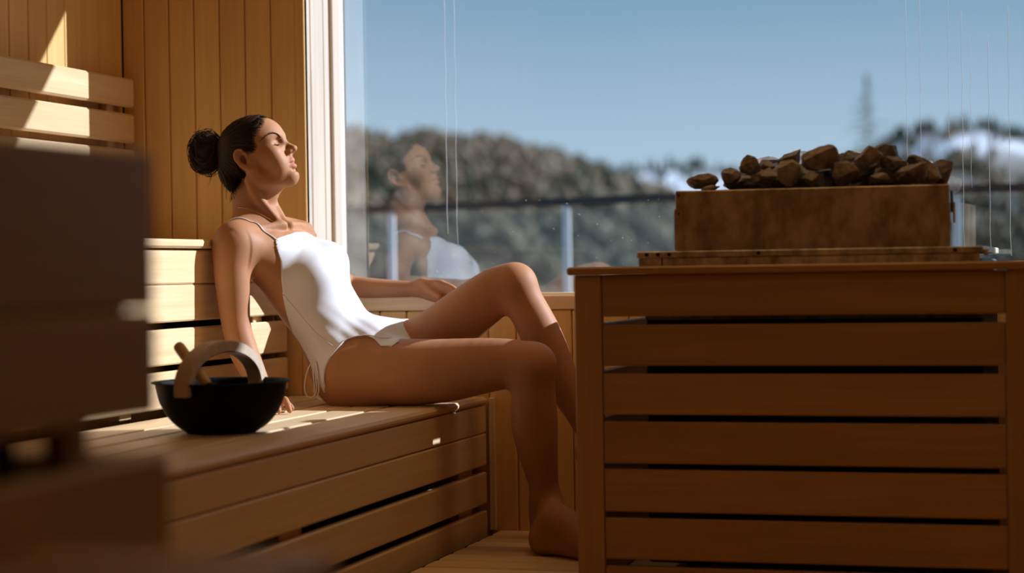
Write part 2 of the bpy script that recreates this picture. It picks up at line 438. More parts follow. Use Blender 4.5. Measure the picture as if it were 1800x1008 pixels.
# far parts of the room behind and beside the photographer
wr = board('wall_right', XR, XR + 0.05, YB, 5.6, -0.1, ZC, wall_wood, None, 0); tag(wr, kind='structure')
wk = board('wall_back', XL - 0.1, XR + 0.05, YB - 0.05, YB, -0.1, ZC, wall_wood, None, 0); tag(wk, kind='structure')
ce = board('ceiling', XL - 0.1, XR + 0.05, YB, 5.6, ZC, ZC + 0.04, wood_y, None, 0); tag(ce, kind='structure')

# ------------------------------------------------------------------ upper backrest on the left wall
ub = empty('bench_backrest', (-2.70, 4.2, 1.0), label='wooden slatted backrest on the left wall with a sunlit patch', cat='backrest')
for z0, z1 in ((1.216, 1.299), (1.111, 1.196), (1.006, 1.091), (0.901, 0.986)):
    board('slat', -2.700, -2.676, 2.2, 5.203, z0, z1, wood_y, ub, 0.006)
for yy in (5.10, 4.2, 3.2, 2.4):
    board('batten', XL + 0.001, -2.7008, yy - 0.02, yy + 0.02, 0.89, 1.285, wood_z, ub, 0.002)

# ------------------------------------------------------------------ upper bench: slatted front and seat
hb = empty('upper_bench', (-2.45, 4.2, 0.815), label='upper sauna bench whose sunlit slatted front rises behind the woman', cat='bench')
RX = -2.212
UY0 = 2.3
board('nosing', RX - 0.11, RX + 0.014, UY0, 5.222, 0.793, 0.816, wood_y, hb, 0.006)
for k in range(3):
    board('seat_slat', RX - 0.22 - 0.105 * k, RX - 0.118 - 0.105 * k, UY0, 5.222, 0.793, 0.816, seat_y, hb, 0.004)
for z0, z1 in ((0.702, 0.7895), (0.607, 0.7005), (0.500, 0.590), (0.392, 0.484)):
    board('riser_slat', RX - 0.022, RX, UY0, 5.219, z0, z1, wood_y, hb, 0.004)
for yy in (5.06, 4.27, 3.3, 2.5):
    board('batten', RX - 0.05, RX - 0.0225, yy - 0.03, yy + 0.03, 0.376, 0.79, wood_z, hb, 0.002)
board('shade_backing', RX - 0.16, RX - 0.15, UY0, 5.222, 0.376, 0.79, dark_void, hb, 0)  # near-black sheet added as the shade behind the riser gaps

# ------------------------------------------------------------------ lower bench
lb = empty('lower_bench', (-1.9, 4.0, 0.373), label='lower sauna bench of pale slats carrying the woman and black bowl', cat='bench')
LX = -1.618
LY0 = 1.9
for a, b in ((-2.205, -2.0775), (-2.0695, -1.9715), (-1.9635, -1.8685), (-1.8605, -1.7645)):
    board('seat_slat', a, b, LY0, 5.222, 0.345, 0.373, seat_y, lb, 0.004)
board('nosing', -1.7565, LX + 0.004, LY0, 5.219, 0.3655 - 0.014, 0.373, seat_y, lb, 0.008)
for z0, z1 in ((0.2735, 0.349), (0.1825, 0.2715), (0.0755, 0.1635), (-0.02, 0.0565)):
    board('riser_slat', LX - 0.022, LX, LY0, 5.216, z0, z1, wood_y, lb, 0.004)
for yy in (5.09, 3.87, 2.65):
    board('batten', LX - 0.05, LX - 0.0225, yy - 0.06, yy + 0.06, 0.0, 0.344, wood_z, lb, 0.002)
board('shade_backing', LX - 0.20, LX - 0.19, LY0, 5.222, 0.0, 0.344, dark_void, lb, 0)  # dark sheet again, shade painted in behind the lower riser

# ------------------------------------------------------------------ near bench end at the left edge of the view (out of focus)
nb = empty('near_bench', (-0.95, 1.2, 0.5), label='blurred dark wooden bench end close to the camera at left', cat='bench')
NX = -0.8766
board('side_board', NX - 0.03, NX, -0.6, 1.742, 0.6965, 0.849, near_y, nb, 0.004)
board('side_board', NX - 0.03, NX + 0.001, -0.6, 1.742, 0.592, 0.6935, near_y, nb, 0.004)
board('side_board', NX - 0.03, NX + 0.006, -0.6, 1.756, 0.30, 0.553, near_y, nb, 0.004)
board('end_board', NX - 0.35, NX - 0.031, 1.714, 1.742, 0.592, 0.849, near_x, nb, 0.004)
board('end_board', NX - 0.35, NX - 0.031, 1.706, 1.756, 0.30, 0.553, near_x, nb, 0.004)
board('post', NX - 0.055, NX - 0.0302, 1.615, 1.66, 0.25, 0.69, near_y, nb, 0.003)
board('post', NX - 0.055, NX - 0.0302, 1.40, 1.49, 0.25, 0.69, near_y, nb, 0.003)
board('shade_backing', NX - 0.12, NX - 0.11, -0.6, 1.66, 0.25, 0.80, dark_void, nb, 0)  # dark sheet painting the shadow seen through the side gap
board('seat_slat', NX + 0.007, -0.60, 1.425, 1.515, 0.472, 0.496, near_x, nb, 0.004)
board('seat_slat', NX + 0.007, -0.60, 1.325, 1.415, 0.472, 0.496, near_x, nb, 0.004)
board('bearer', NX + 0.02, NX + 0.06, 0.9, 1.45, 0.36, 0.4715, near_y, nb, 0.003)

# ------------------------------------------------------------------ stove guard
GY = 4.28
GX0, GX1 = -1.116, -0.112
GB = 5.16
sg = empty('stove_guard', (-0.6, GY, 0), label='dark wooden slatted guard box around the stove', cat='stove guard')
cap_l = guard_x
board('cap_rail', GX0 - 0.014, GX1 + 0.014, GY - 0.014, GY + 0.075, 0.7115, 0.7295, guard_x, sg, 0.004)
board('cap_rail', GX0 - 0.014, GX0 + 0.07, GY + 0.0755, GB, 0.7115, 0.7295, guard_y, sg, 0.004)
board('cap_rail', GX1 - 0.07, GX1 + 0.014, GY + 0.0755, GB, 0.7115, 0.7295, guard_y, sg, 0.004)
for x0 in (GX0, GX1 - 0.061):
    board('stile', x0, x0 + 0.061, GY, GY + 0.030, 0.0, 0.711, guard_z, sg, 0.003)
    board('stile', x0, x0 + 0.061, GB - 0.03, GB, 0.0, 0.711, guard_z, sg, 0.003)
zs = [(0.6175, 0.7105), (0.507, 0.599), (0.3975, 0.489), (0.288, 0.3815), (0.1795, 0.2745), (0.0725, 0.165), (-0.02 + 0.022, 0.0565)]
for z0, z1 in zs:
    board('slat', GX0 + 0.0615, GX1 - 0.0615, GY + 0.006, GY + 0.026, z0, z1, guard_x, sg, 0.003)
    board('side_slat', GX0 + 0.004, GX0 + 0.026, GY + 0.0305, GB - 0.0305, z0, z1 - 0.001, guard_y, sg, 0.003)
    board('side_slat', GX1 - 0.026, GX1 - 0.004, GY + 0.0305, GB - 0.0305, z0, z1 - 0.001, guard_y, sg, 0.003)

# ------------------------------------------------------------------ stove
def steel(name, c1, c2, rough, metal=0.45, scale=14, seed=0.0):
    m, nt, b = newmat(name)
    tc = nt.nodes.new('ShaderNodeTexCoord')
    mp = nt.nodes.new('ShaderNodeMapping'); mp.inputs['Location'].default_value = (seed, seed, seed)
    mp.inputs['Scale'].default_value = (1, 1, 0.6)
    n = nt.nodes.new('ShaderNodeTexNoise'); n.inputs['Scale'].default_value = scale; n.inputs['Detail'].default_value = 8
    n.inputs['Roughness'].default_value = 0.65
    nt.links.new(tc.outputs['Object'], mp.inputs[0]); nt.links.new(mp.outputs[0], n.inputs['Vector'])
    r = nt.nodes.new('ShaderNodeValToRGB')
    r.color_ramp.elements[0].position = 0.36; r.color_ramp.elements[1].position = 0.62
    r.color_ramp.elements[0].color = (*c1, 1); r.color_ramp.elements[1].color = (*c2, 1)
    nt.links.new(n.outputs['Fac'], r.inputs[0]); nt.links.new(r.outputs[0], b.inputs['Base Color'])
    b.inputs['Metallic'].default_value = metal
    mr = nt.nodes.new('ShaderNodeMapRange'); mr.inputs[3].default_value = rough + 0.15; mr.inputs[4].default_value = rough
    nt.links.new(n.outputs['Fac'], mr.inputs[0]); nt.links.new(mr.outputs[0], b.inputs['Roughness'])
    return m
st_case = steel('stained_steel', (0.26, 0.175, 0.10), (0.66, 0.52, 0.36), 0.42)
st_flange = steel('scorched_flange_steel', (0.30, 0.26, 0.19), (0.80, 0.74, 0.60), 0.4, scale=22, seed=3.1)
st_black = plain('black_stove_body', (0.012, 0.012, 0.011), 0.55)
rivet_m = plain('dark_rivet', (0.02, 0.016, 0.012), 0.5, 0.6)
sv = empty('sauna_stove', (-0.6, 4.7, 0), label='steel sauna stove with an open stone tray, standing inside the wooden guard', cat='stove')
board('body', -0.979, -0.226, 4.40, 5.10, 0.05, 0.735, st_black, sv, 0.004)
for xx in (-0.9, -0.32):
    for yy in (4.44, 5.0):
        board('foot', xx, xx + 0.05, yy, yy + 0.05, 0.0, 0.05, st_black, sv, 0.003)
FY = 4.345
board('flange', -0.985, -0.222, FY, 5.12, 0.748, 0.7625, st_flange, sv, 0.002)
board('body_seam', -0.979, -0.226, 4.392, 4.3995, 0.606, 0.624, st_flange, sv, 0.001)
board('flange_skirt', -0.982, -0.228, FY + 0.004, FY + 0.012, 0.712, 0.7475, st_flange, sv, 0.0015)
for xx in (-0.962, -0.936, -0.91, -0.708, -0.28):
    v, f_ = tube_geo([(xx, FY - 0.003, 0.7552), (xx, FY + 0.001, 0.7552)], [0.0042, 0.0046], 10)
    mesh_from('rivet', v, f_, rivet_m, sv, False)
mesh = board('seam', -0.9285, -0.9260, FY + 0.0025, FY + 0.005, 0.714, 0.747, rivet_m, sv, 0)
# the tray: four folded sheets and a floor
TX0, TX1, TY0, TY1, TZ0, TZ1 = -0.9005, -0.2935, 4.375, 5.10, 0.763, 0.8985  # depth kept large so tray and back stones cast the leg shadow
board('tray_front', TX0, TX1, TY0, TY0 + 0.006, TZ0, TZ1, st_case, sv, 0.0015)
board('tray_back', TX0, TX1 - 0.055, TY1 - 0.006, TY1, TZ0, TZ1, st_black, sv, 0.0015)
board('tray_side', TX0, TX0 + 0.006, TY0 + 0.0062, TY1 - 0.0062, TZ0, TZ1, st_case, sv, 0.0015)
sv_v = [(x + dx, y, z) for z in (TZ0, TZ1) for x, y, dx in ((TX1, TY0 + 0.0062, -0.006), (TX1, TY0 + 0.0062, 0), (TX1 - 0.055, TY1 - 0.0062, 0), (TX1 - 0.055, TY1 - 0.0062, -0.006))]
mesh_from('tray_side', sv_v, [(3, 2, 1, 0), (4, 5, 6, 7), (0, 1, 5, 4), (1, 2, 6, 5), (2, 3, 7, 6), (3, 0, 4, 7)], st_case, sv, False, (0, 0, 0))
board('tray_floor', TX0 + 0.0065, TX1 - 0.062, TY0 + 0.0065, TY1 - 0.0065, 0.835, 0.868, st_black, sv, 0)
board('corner_strip', TX0 - 0.003, TX0 + 0.016, TY0 - 0.002, TY0, TZ0, TZ0 + 0.094, st_case, sv, 0.0005)
board('corner_strip', TX1 - 0.02, TX1 + 0.002, TY0 - 0.002, TY0, TZ0, TZ0 + 0.094, st_case, sv, 0.0005)
for zz in (0.889, 0.847):
    v, f_ = tube_geo([(TX0 + 0.008, TY0 - 0.004, zz), (TX0 + 0.008, TY0, zz)], [0.0022, 0.0028], 8)
    mesh_from('rivet', v, f_, rivet_m, sv, False)
br = board('hinge_bracket', TX1 + 0.001, TX1 + 0.006, TY0 + 0.02, TY0 + 0.05, 0.838, 0.886, st_black, sv, 0.001)
board('hinge_bracket', TX1 + 0.006, TX1 + 0.011, TY0 + 0.02, TY0 + 0.05, 0.815, 0.86, st_case, sv, 0.001)
board('side_bolt', -0.222, -0.211, FY + 0.02, FY + 0.035, 0.742, 0.757, st_flange, sv, 0.002)

# ------------------------------------------------------------------ stones
def rock_mat(name, c1, c2):
    m, nt, b = newmat(name)
    tc = nt.nodes.new('ShaderNodeTexCoord')
    n = nt.nodes.new('ShaderNodeTexNoise'); n.inputs['Scale'].default_value = 42; n.inputs['Detail'].default_value = 8
    n.inputs['Roughness'].default_value = 0.7
    nt.links.new(tc.outputs['Object'], n.inputs['Vector'])
    r = nt.nodes.new('ShaderNodeValToRGB')
    r.color_ramp.elements[0].position = 0.34; r.color_ramp.elements[1].position = 0.68
    r.color_ramp.elements[0].color = (*c1, 1); r.color_ramp.elements[1].color = (*c2, 1)
    nt.links.new(n.outputs['Fac'], r.inputs[0]); nt.links.new(r.outputs[0], b.inputs['Base Color'])
    b.inputs['Roughness'].default_value = 0.75
    bp = nt.nodes.new('ShaderNodeBump'); bp.inputs['Strength'].default_value = 0.7; bp.inputs['Distance'].default_value = 0.004
    nt.links.new(n.outputs['Fac'], bp.inputs['Height']); nt.links.new(bp.outputs[0], b.inputs['Normal'])
    return m
rock_a = rock_mat('rock_brown', (0.12, 0.088, 0.070), (0.36, 0.28, 0.22))
rock_b = rock_mat('rock_grey', (0.09, 0.08, 0.074), (0.29, 0.255, 0.23))
rock_c = rock_mat('rock_pale', (0.20, 0.16, 0.125), (0.48, 0.40, 0.32))
def stone(i, c, w, h, dp, tilt, mat, label):
    r = np.random.RandomState(900 + i)
    bm = bmesh.new()
    bmesh.ops.create_icosphere(bm, subdivisions=5, radius=1.0)
    planes = []
    for k in range(17):
        n = r.normal(size=3); n /= np.linalg.norm(n)
        planes.append((n, r.uniform(0.55, 0.84) if i else r.uniform(0.78, 0.95)))
    planes += [(np.array([0, 0, 1.]), 0.85), (np.array([0, 0, -1.]), 0.8), (np.array([0, -1., 0]), 0.8)]
    ph = r.uniform(0, 6, 6)
    P = np.array([v.co for v in bm.verts])
    for n, d in planes:
        t = P @ n - d
        P -= np.outer(np.maximum(t, 0) * 0.985, n)
    P *= (1 + 0.035 * np.sin(P[:, [0]] * 5 + ph[0]) * np.sin(P[:, [1]] * 6 + ph[1]) + 0.02 * np.sin(P[:, [2]] * 11 + ph[2]) * np.sin(P[:, [0]] * 9 + ph[3]))
    P = P / (P.max(0) - P.min(0)) * np.array([w, dp, h])
    P -= (P.max(0) + P.min(0)) / 2
    ca, sa = math.cos(tilt), math.sin(tilt)
    P = np.stack([P[:, 0] * ca - P[:, 2] * sa, P[:, 1], P[:, 0] * sa + P[:, 2] * ca], 1)
    for v, p in zip(bm.verts, P): v.co = p
    me = bpy.data.meshes.new('stone'); bm.to_mesh(me); bm.free()
    o = link('stone', me, mat, None, c)
    tag(o, label, 'stone', 'stones heaped in the stove tray')
for i, (c, w, h, dp, tilt, mk, label) in enumerate(STONES):
    stone(i, c, w, h, dp, tilt, (rock_a, rock_b, rock_c)[mk], label)

# ------------------------------------------------------------------ bowl and ladle
bowl_m = plain('matt_black_metal', (0.007, 0.0065, 0.006), 0.6, 0.0, spec=0.09)
BC = Vector((-1.865, 4.02, 0.3735))
bw = empty('sauna_bowl', BC, label='black metal water bowl with an arched wooden handle on the lower bench', cat='bowl')
prof = [(0.001, 0.0), (0.070, 0.0), (0.084, 0.005), (0.104, 0.019), (0.124, 0.043), (0.137, 0.070), (0.1435, 0.098), (0.1455, 0.1085),
        (0.152, 0.1115), (0.1535, 0.1135), (0.151, 0.1150), (0.144, 0.1125), (0.1405, 0.098), (0.134, 0.070), (0.121, 0.045), (0.101, 0.022), (0.080, 0.009), (0.068, 0.005), (0.001, 0.005)]
pc = [tuple(p) for p in catmull([(r, z, 0) for r, z in prof], 3)]
lathe('bowl_shell', [(max(p[0], 0.0008), max(p[1], 0)) for p in pc], bowl_m, bw, BC, 72)
# arched handle: bent wooden strip, ends fixed inside the rim
HD = HANDLE_DIR
hn = Vector((-HD[1], HD[0], 0))
HW = wood('handle_wood', 'Z', (0.50, 0.38, 0.26), (0.68, 0.55, 0.41), rough=0.55)
V, Fc = [], []
ns = 40
for i in range(ns + 1):
    a = math.pi * i / ns
    ex = 1.0
    for rr, hh in ((0.1575, 0.106), (0.1575 - 0.026, 0.106 - 0.026)):
        cx_ = -math.cos(a) * rr; z = max(0, math.sin(a)) ** 0.92 * hh + 0.098
        if i in (0, ns): z = 0.086
        for sgn in (-1, 1):
            p = BC + Vector(HD) * cx_ + hn * (0.019 * sgn); V.append((p.x, p.y, BC.z + z))
for i in range(ns):
    b0, b1 = i * 4, i * 4 + 4
    for q in ((0, 1), (1, 3), (3, 2), (2, 0)):
        Fc.append((b0 + q[0], b0 + q[1], b1 + q[1], b1 + q[0]))
Fc += [(0, 2, 3, 1), (ns * 4, ns * 4 + 1, ns * 4 + 3, ns * 4 + 2)]
ho = mesh_from('arched_handle', [Vector(v) - BC for v in V], Fc, HW, bw, False, BC)
bm = bmesh.new(); bm.from_mesh(ho.data); bmesh.ops.recalc_face_normals(bm, faces=bm.faces)
bmesh.ops.bevel(bm, geom=[e for e in bm.edges if len(e.link_faces) == 2 and e.calc_face_angle() > 1.0], offset=0.003, segments=2, affect='EDGES')
bm.to_mesh(ho.data); bm.free()
ld = empty('ladle', LADLE[1], label='wooden ladle stick leaning in the black bowl', cat='ladle')
la, lz = Vector(LADLE[0]), Vector(LADLE[1])
ax = (lz - la).normalized()
pts = [la, la + ax * 0.003, la + ax * 0.010, la + ax * 0.05, lz - ax * 0.02, lz]
v, f_ = tube_geo(pts, [0.007, 0.0112, 0.0130, 0.0130, 0.0122, 0.0115], 20)
mesh_from('ladle_stick', v, f_, wood('ladle_wood', 'Z', (0.56, 0.34, 0.15), (0.68, 0.43, 0.21)), ld)
v, f_ = tube_geo([lz, lz + ax * 0.022, lz + ax * 0.03], [0.0132, 0.0132, 0.009], 20)
mesh_from('ferrule', v, f_, bowl_m, ld)
lp = [(0.0008, 0.0), (0.020, 0.002), (0.030, 0.012), (0.033, 0.026), (0.0315, 0.026), (0.0285, 0.013), (0.019, 0.0045), (0.0008, 0.003)]
lathe('ladle_cup', lp, bowl_m, ld, LADLE_CUP, 32)

# ------------------------------------------------------------------ distance-field modelling kit for the figure
class Field:
    def __init__(self, xs, ys, zs):
        self.ax = [np.asarray(xs, np.float32), np.asarray(ys, np.float32), np.asarray(zs, np.float32)]
        self.D = np.full((len(xs), len(ys), len(zs)), 0.12, np.float32)
    def window(self, lo, hi):
        sl, g = [], []
        for k in range(3):
            i0 = max(0, int(np.searchsorted(self.ax[k], lo[k])) - 1); i1 = min(len(self.ax[k]), int(np.searchsorted(self.ax[k], hi[k])) + 1)
            if i1 <= i0: return None, None
            sl.append(slice(i0, i1)); g.append(self.ax[k][i0:i1])
        return tuple(sl), (g[0][:, None, None], g[1][None, :, None], g[2][None, None, :])
    def apply(self, prim, k=0.0, mode='add'):
        lo, hi, fn = prim
        pad = max(k, 0.006) * 1.3 + 0.006
        sl, g = self.window([v - pad for v in lo], [v + pad for v in hi])
        if sl is None: return
        d = fn(*g).astype(np.float32)
        A = self.D[sl]
        if mode == 'add':
            if k > 0:
                h = np.maximum(k - np.abs(A - d), 0) / k
                self.D[sl] = np.minimum(A, d) - h * h * k * 0.25
            else:
                self.D[sl] = np.minimum(A, d)
        else:
            d = -d
            if k > 0:
                h = np.maximum(k - np.abs(A - d), 0) / k
                self.D[sl] = np.maximum(A, d) + h * h * k * 0.25
            else:
                self.D[sl] = np.maximum(A, d)

def ell(c, r, R=None):
    """ellipsoid: centre, radii along the rows of R"""
    c = np.array(c, float); r = np.array(r, float)
    R = np.eye(3) if R is None else np.array(R, float)
    ext = np.sqrt(((R * r[:, None]) ** 2).sum(0))
    def fn(X, Y, Z):
        x, y, z = X - c[0], Y - c[1], Z - c[2]
        q = [R[i, 0] * x + R[i, 1] * y + R[i, 2] * z for i in range(3)]
        k0 = np.sqrt((q[0] / r[0]) ** 2 + (q[1] / r[1]) ** 2 + (q[2] / r[2]) ** 2)
        k1 = np.sqrt((q[0] / r[0] ** 2) ** 2 + (q[1] / r[1] ** 2) ** 2 + (q[2] / r[2] ** 2) ** 2) + 1e-6
        return k0 * (k0 - 1) / k1
    return c - ext, c + ext, fn

def tube(pts, a, b=None, side=(0, -1, 0), sub=4):
    """swept ellipse: a = half depth, b = half width (along side), one value per point"""
    n = len(pts)
    a = [a] * n if not hasattr(a, '__len__') else list(a)
    b = a if b is None else ([b] * n if not hasattr(b, '__len__') else list(b))
    side = [side] * n if not hasattr(side[0], '__len__') else list(side)
    P = catmull(pts, sub)
    A = [v[0] for v in catmull([(q, 0, 0) for q in a], sub)]
    B = [v[0] for v in catmull([(q, 0, 0) for q in b], sub)]
    Sd = catmull(side, sub)
    if n < 3:
        P = [np.array(pts[0], float) * (1 - t) + np.array(pts[-1], float) * t for t in np.linspace(0, 1, sub + 1)]
        A = list(np.linspace(a[0], a[-1], sub + 1)); B = list(np.linspace(b[0], b[-1], sub + 1)); Sd = [np.array(side[0], float)] * (sub + 1)
    m = max(max(A), max(B))
    P_ = np.array(P)
    lo, hi = P_.min(0) - m, P_.max(0) + m
    def fn(X, Y, Z):
        out = None
        for i in range(len(P) - 1):
            p, q = P[i], P[i + 1]
            e = q - p; L = np.linalg.norm(e)
            if L < 1e-6: continue
            T = e / L
            s = Sd[i] - T * (Sd[i] @ T); s /= np.linalg.norm(s) + 1e-9
            f = np.cross(T, s)
            x, y, z = X - p[0], Y - p[1], Z - p[2]
            tt = x * T[0] + y * T[1] + z * T[2]
            t = np.clip(tt / L, 0, 1)
            qf = x * f[0] + y * f[1] + z * f[2]
            qs = x * s[0] + y * s[1] + z * s[2]
            qt = tt - t * L
            ra = A[i] + (A[i + 1] - A[i]) * t; rb = B[i] + (B[i + 1] - B[i]) * t
            rc = np.minimum(ra, rb)
            k0 = np.sqrt((qf / ra) ** 2 + (qs / rb) ** 2 + (qt / rc) ** 2)
            k1 = np.sqrt((qf / ra ** 2) ** 2 + (qs / rb ** 2) ** 2 + (qt / rc ** 2) ** 2) + 1e-6
            d = k0 * (k0 - 1) / k1
            out = d if out is None else np.minimum(out, d)
        return out
    return lo, hi, fn

def surface_nets(F):
    D = F.D
    S = D < 0
    nx, ny, nz = D.shape
    cnt = np.zeros((nx - 1, ny - 1, nz - 1), np.uint8)
    for i in (0, 1):
        for j in (0, 1):
            for k in (0, 1):
                cnt += S[i:nx - 1 + i, j:ny - 1 + j, k:nz - 1 + k]
    I = np.argwhere((cnt > 0) & (cnt < 8))
    ids = np.full(cnt.shape, -1, np.int32)
    ids[I[:, 0], I[:, 1], I[:, 2]] = np.arange(len(I))
    acc = np.zeros((len(I), 3)); num = np.zeros(len(I))
    corners = [(i, j, k) for i in (0, 1) for j in (0, 1) for k in (0, 1)]
    for a in corners:
        for ax in range(3):
            if a[ax]: continue
            b = list(a); b[ax] = 1
            da = D[I[:, 0] + a[0], I[:, 1] + a[1], I[:, 2] + a[2]]; db = D[I[:, 0] + b[0], I[:, 1] + b[1], I[:, 2] + b[2]]
            m = (da < 0) != (db < 0)
            t = np.where(m, da / np.where(m, da - db, 1), 0)
            for c in range(3):
                ca = F.ax[c][I[:, c] + a[c]]; cb = F.ax[c][I[:, c] + b[c]]
                acc[:, c] += np.where(m, ca + (cb - ca) * t, 0)
            num += m
    V = acc / np.maximum(num, 1)[:, None]
    quads = []
    for ax in range(3):
        sl0 = [slice(None)] * 3; sl1 = [slice(None)] * 3
        sl0[ax] = slice(0, -1); sl1[ax] = slice(1, None)
        s0, s1 = S[tuple(sl0)], S[tuple(sl1)]
        E_ = np.argwhere(s0 != s1)
        o = [c for c in range(3) if c != ax]
        E_ = E_[(E_[:, o[0]] > 0) & (E_[:, o[1]] > 0) & (E_[:, o[0]] < D.shape[o[0]] - 1) & (E_[:, o[1]] < D.shape[o[1]] - 1)]
        flip = s0[E_[:, 0], E_[:, 1], E_[:, 2]]
        q = []
        for du, dv in ((-1, -1), (0, -1), (0, 0), (-1, 0)):
            c = E_.copy(); c[:, o[0]] += du; c[:, o[1]] += dv
            q.append(ids[c[:, 0], c[:, 1], c[:, 2]])
        q = np.stack(q, 1)
        if ax == 1: flip = ~flip
        q[~flip] = q[~flip][:, ::-1]
        quads.append(q)
    Q = np.concatenate(quads)
    Q = Q[(Q >= 0).all(1)]
    return V, Q

def relax(V, Q, it=1, w=0.5):
    for _ in range(it):
        acc = np.zeros_like(V); n = np.zeros(len(V))
        for a, b in ((0, 1), (1, 2), (2, 3), (3, 0)):
            for c in range(3):
                acc[:, c] += np.bincount(Q[:, a], V[Q[:, b], c], len(V)); acc[:, c] += np.bincount(Q[:, b], V[Q[:, a], c], len(V))
            n += np.bincount(Q[:, a], minlength=len(V)); n += np.bincount(Q[:, b], minlength=len(V))
        V = V * (1 - w) + w * acc / np.maximum(n, 1)[:, None]
    return V

def np_mesh(name, V, Q, mat, parent, loc):
    me = bpy.data.meshes.new(name)
    me.vertices.add(len(V)); me.vertices.foreach_set('co', (V - np.array(loc)).astype(np.float32).ravel())
    me.loops.add(Q.size); me.loops.foreach_set('vertex_index', Q.astype(np.int32).ravel())
    me.polygons.add(len(Q)); me.polygons.foreach_set('loop_start', np.arange(0, Q.size, 4, dtype=np.int32))
    me.polygons.foreach_set('loop_total', np.full(len(Q), 4, np.int32))
    me.polygons.foreach_set('use_smooth', np.ones(len(Q), bool))
    me.update(calc_edges=True); me.validate()
    return link(name, me, mat, parent, loc)

def axis_grid(lo, hi, step, fine=None, fstep=None):
    if fine is None: return np.arange(lo, hi, step)
    a = np.arange(lo, fine[0], step); b = np.arange(fine[0], fine[1], fstep); c = np.arange(fine[1], hi, step)
    return np.concatenate([a, b, c])

# ------------------------------------------------------------------ the woman: head frame
HO = np.array((-2.1480, 4.8700, 1.0517))
HF = np.array((0.9183, 0.0642, 0.3907)); HU = np.array((-0.3898, -0.0273, 0.9205)); HS = np.array((0.0698, -0.9976, 0.0000))
HR = np.stack([HF, HU, HS])
def H(f, u, s=0.0): return HO + HF * f + HU * u + HS * s
def hell(c, r): return ell(H(*c), r, HR)
def htube(pts, a, b=None, side=None, sub=4): return tube([H(*p) for p in pts], a, b, HS if side is None else side, sub)

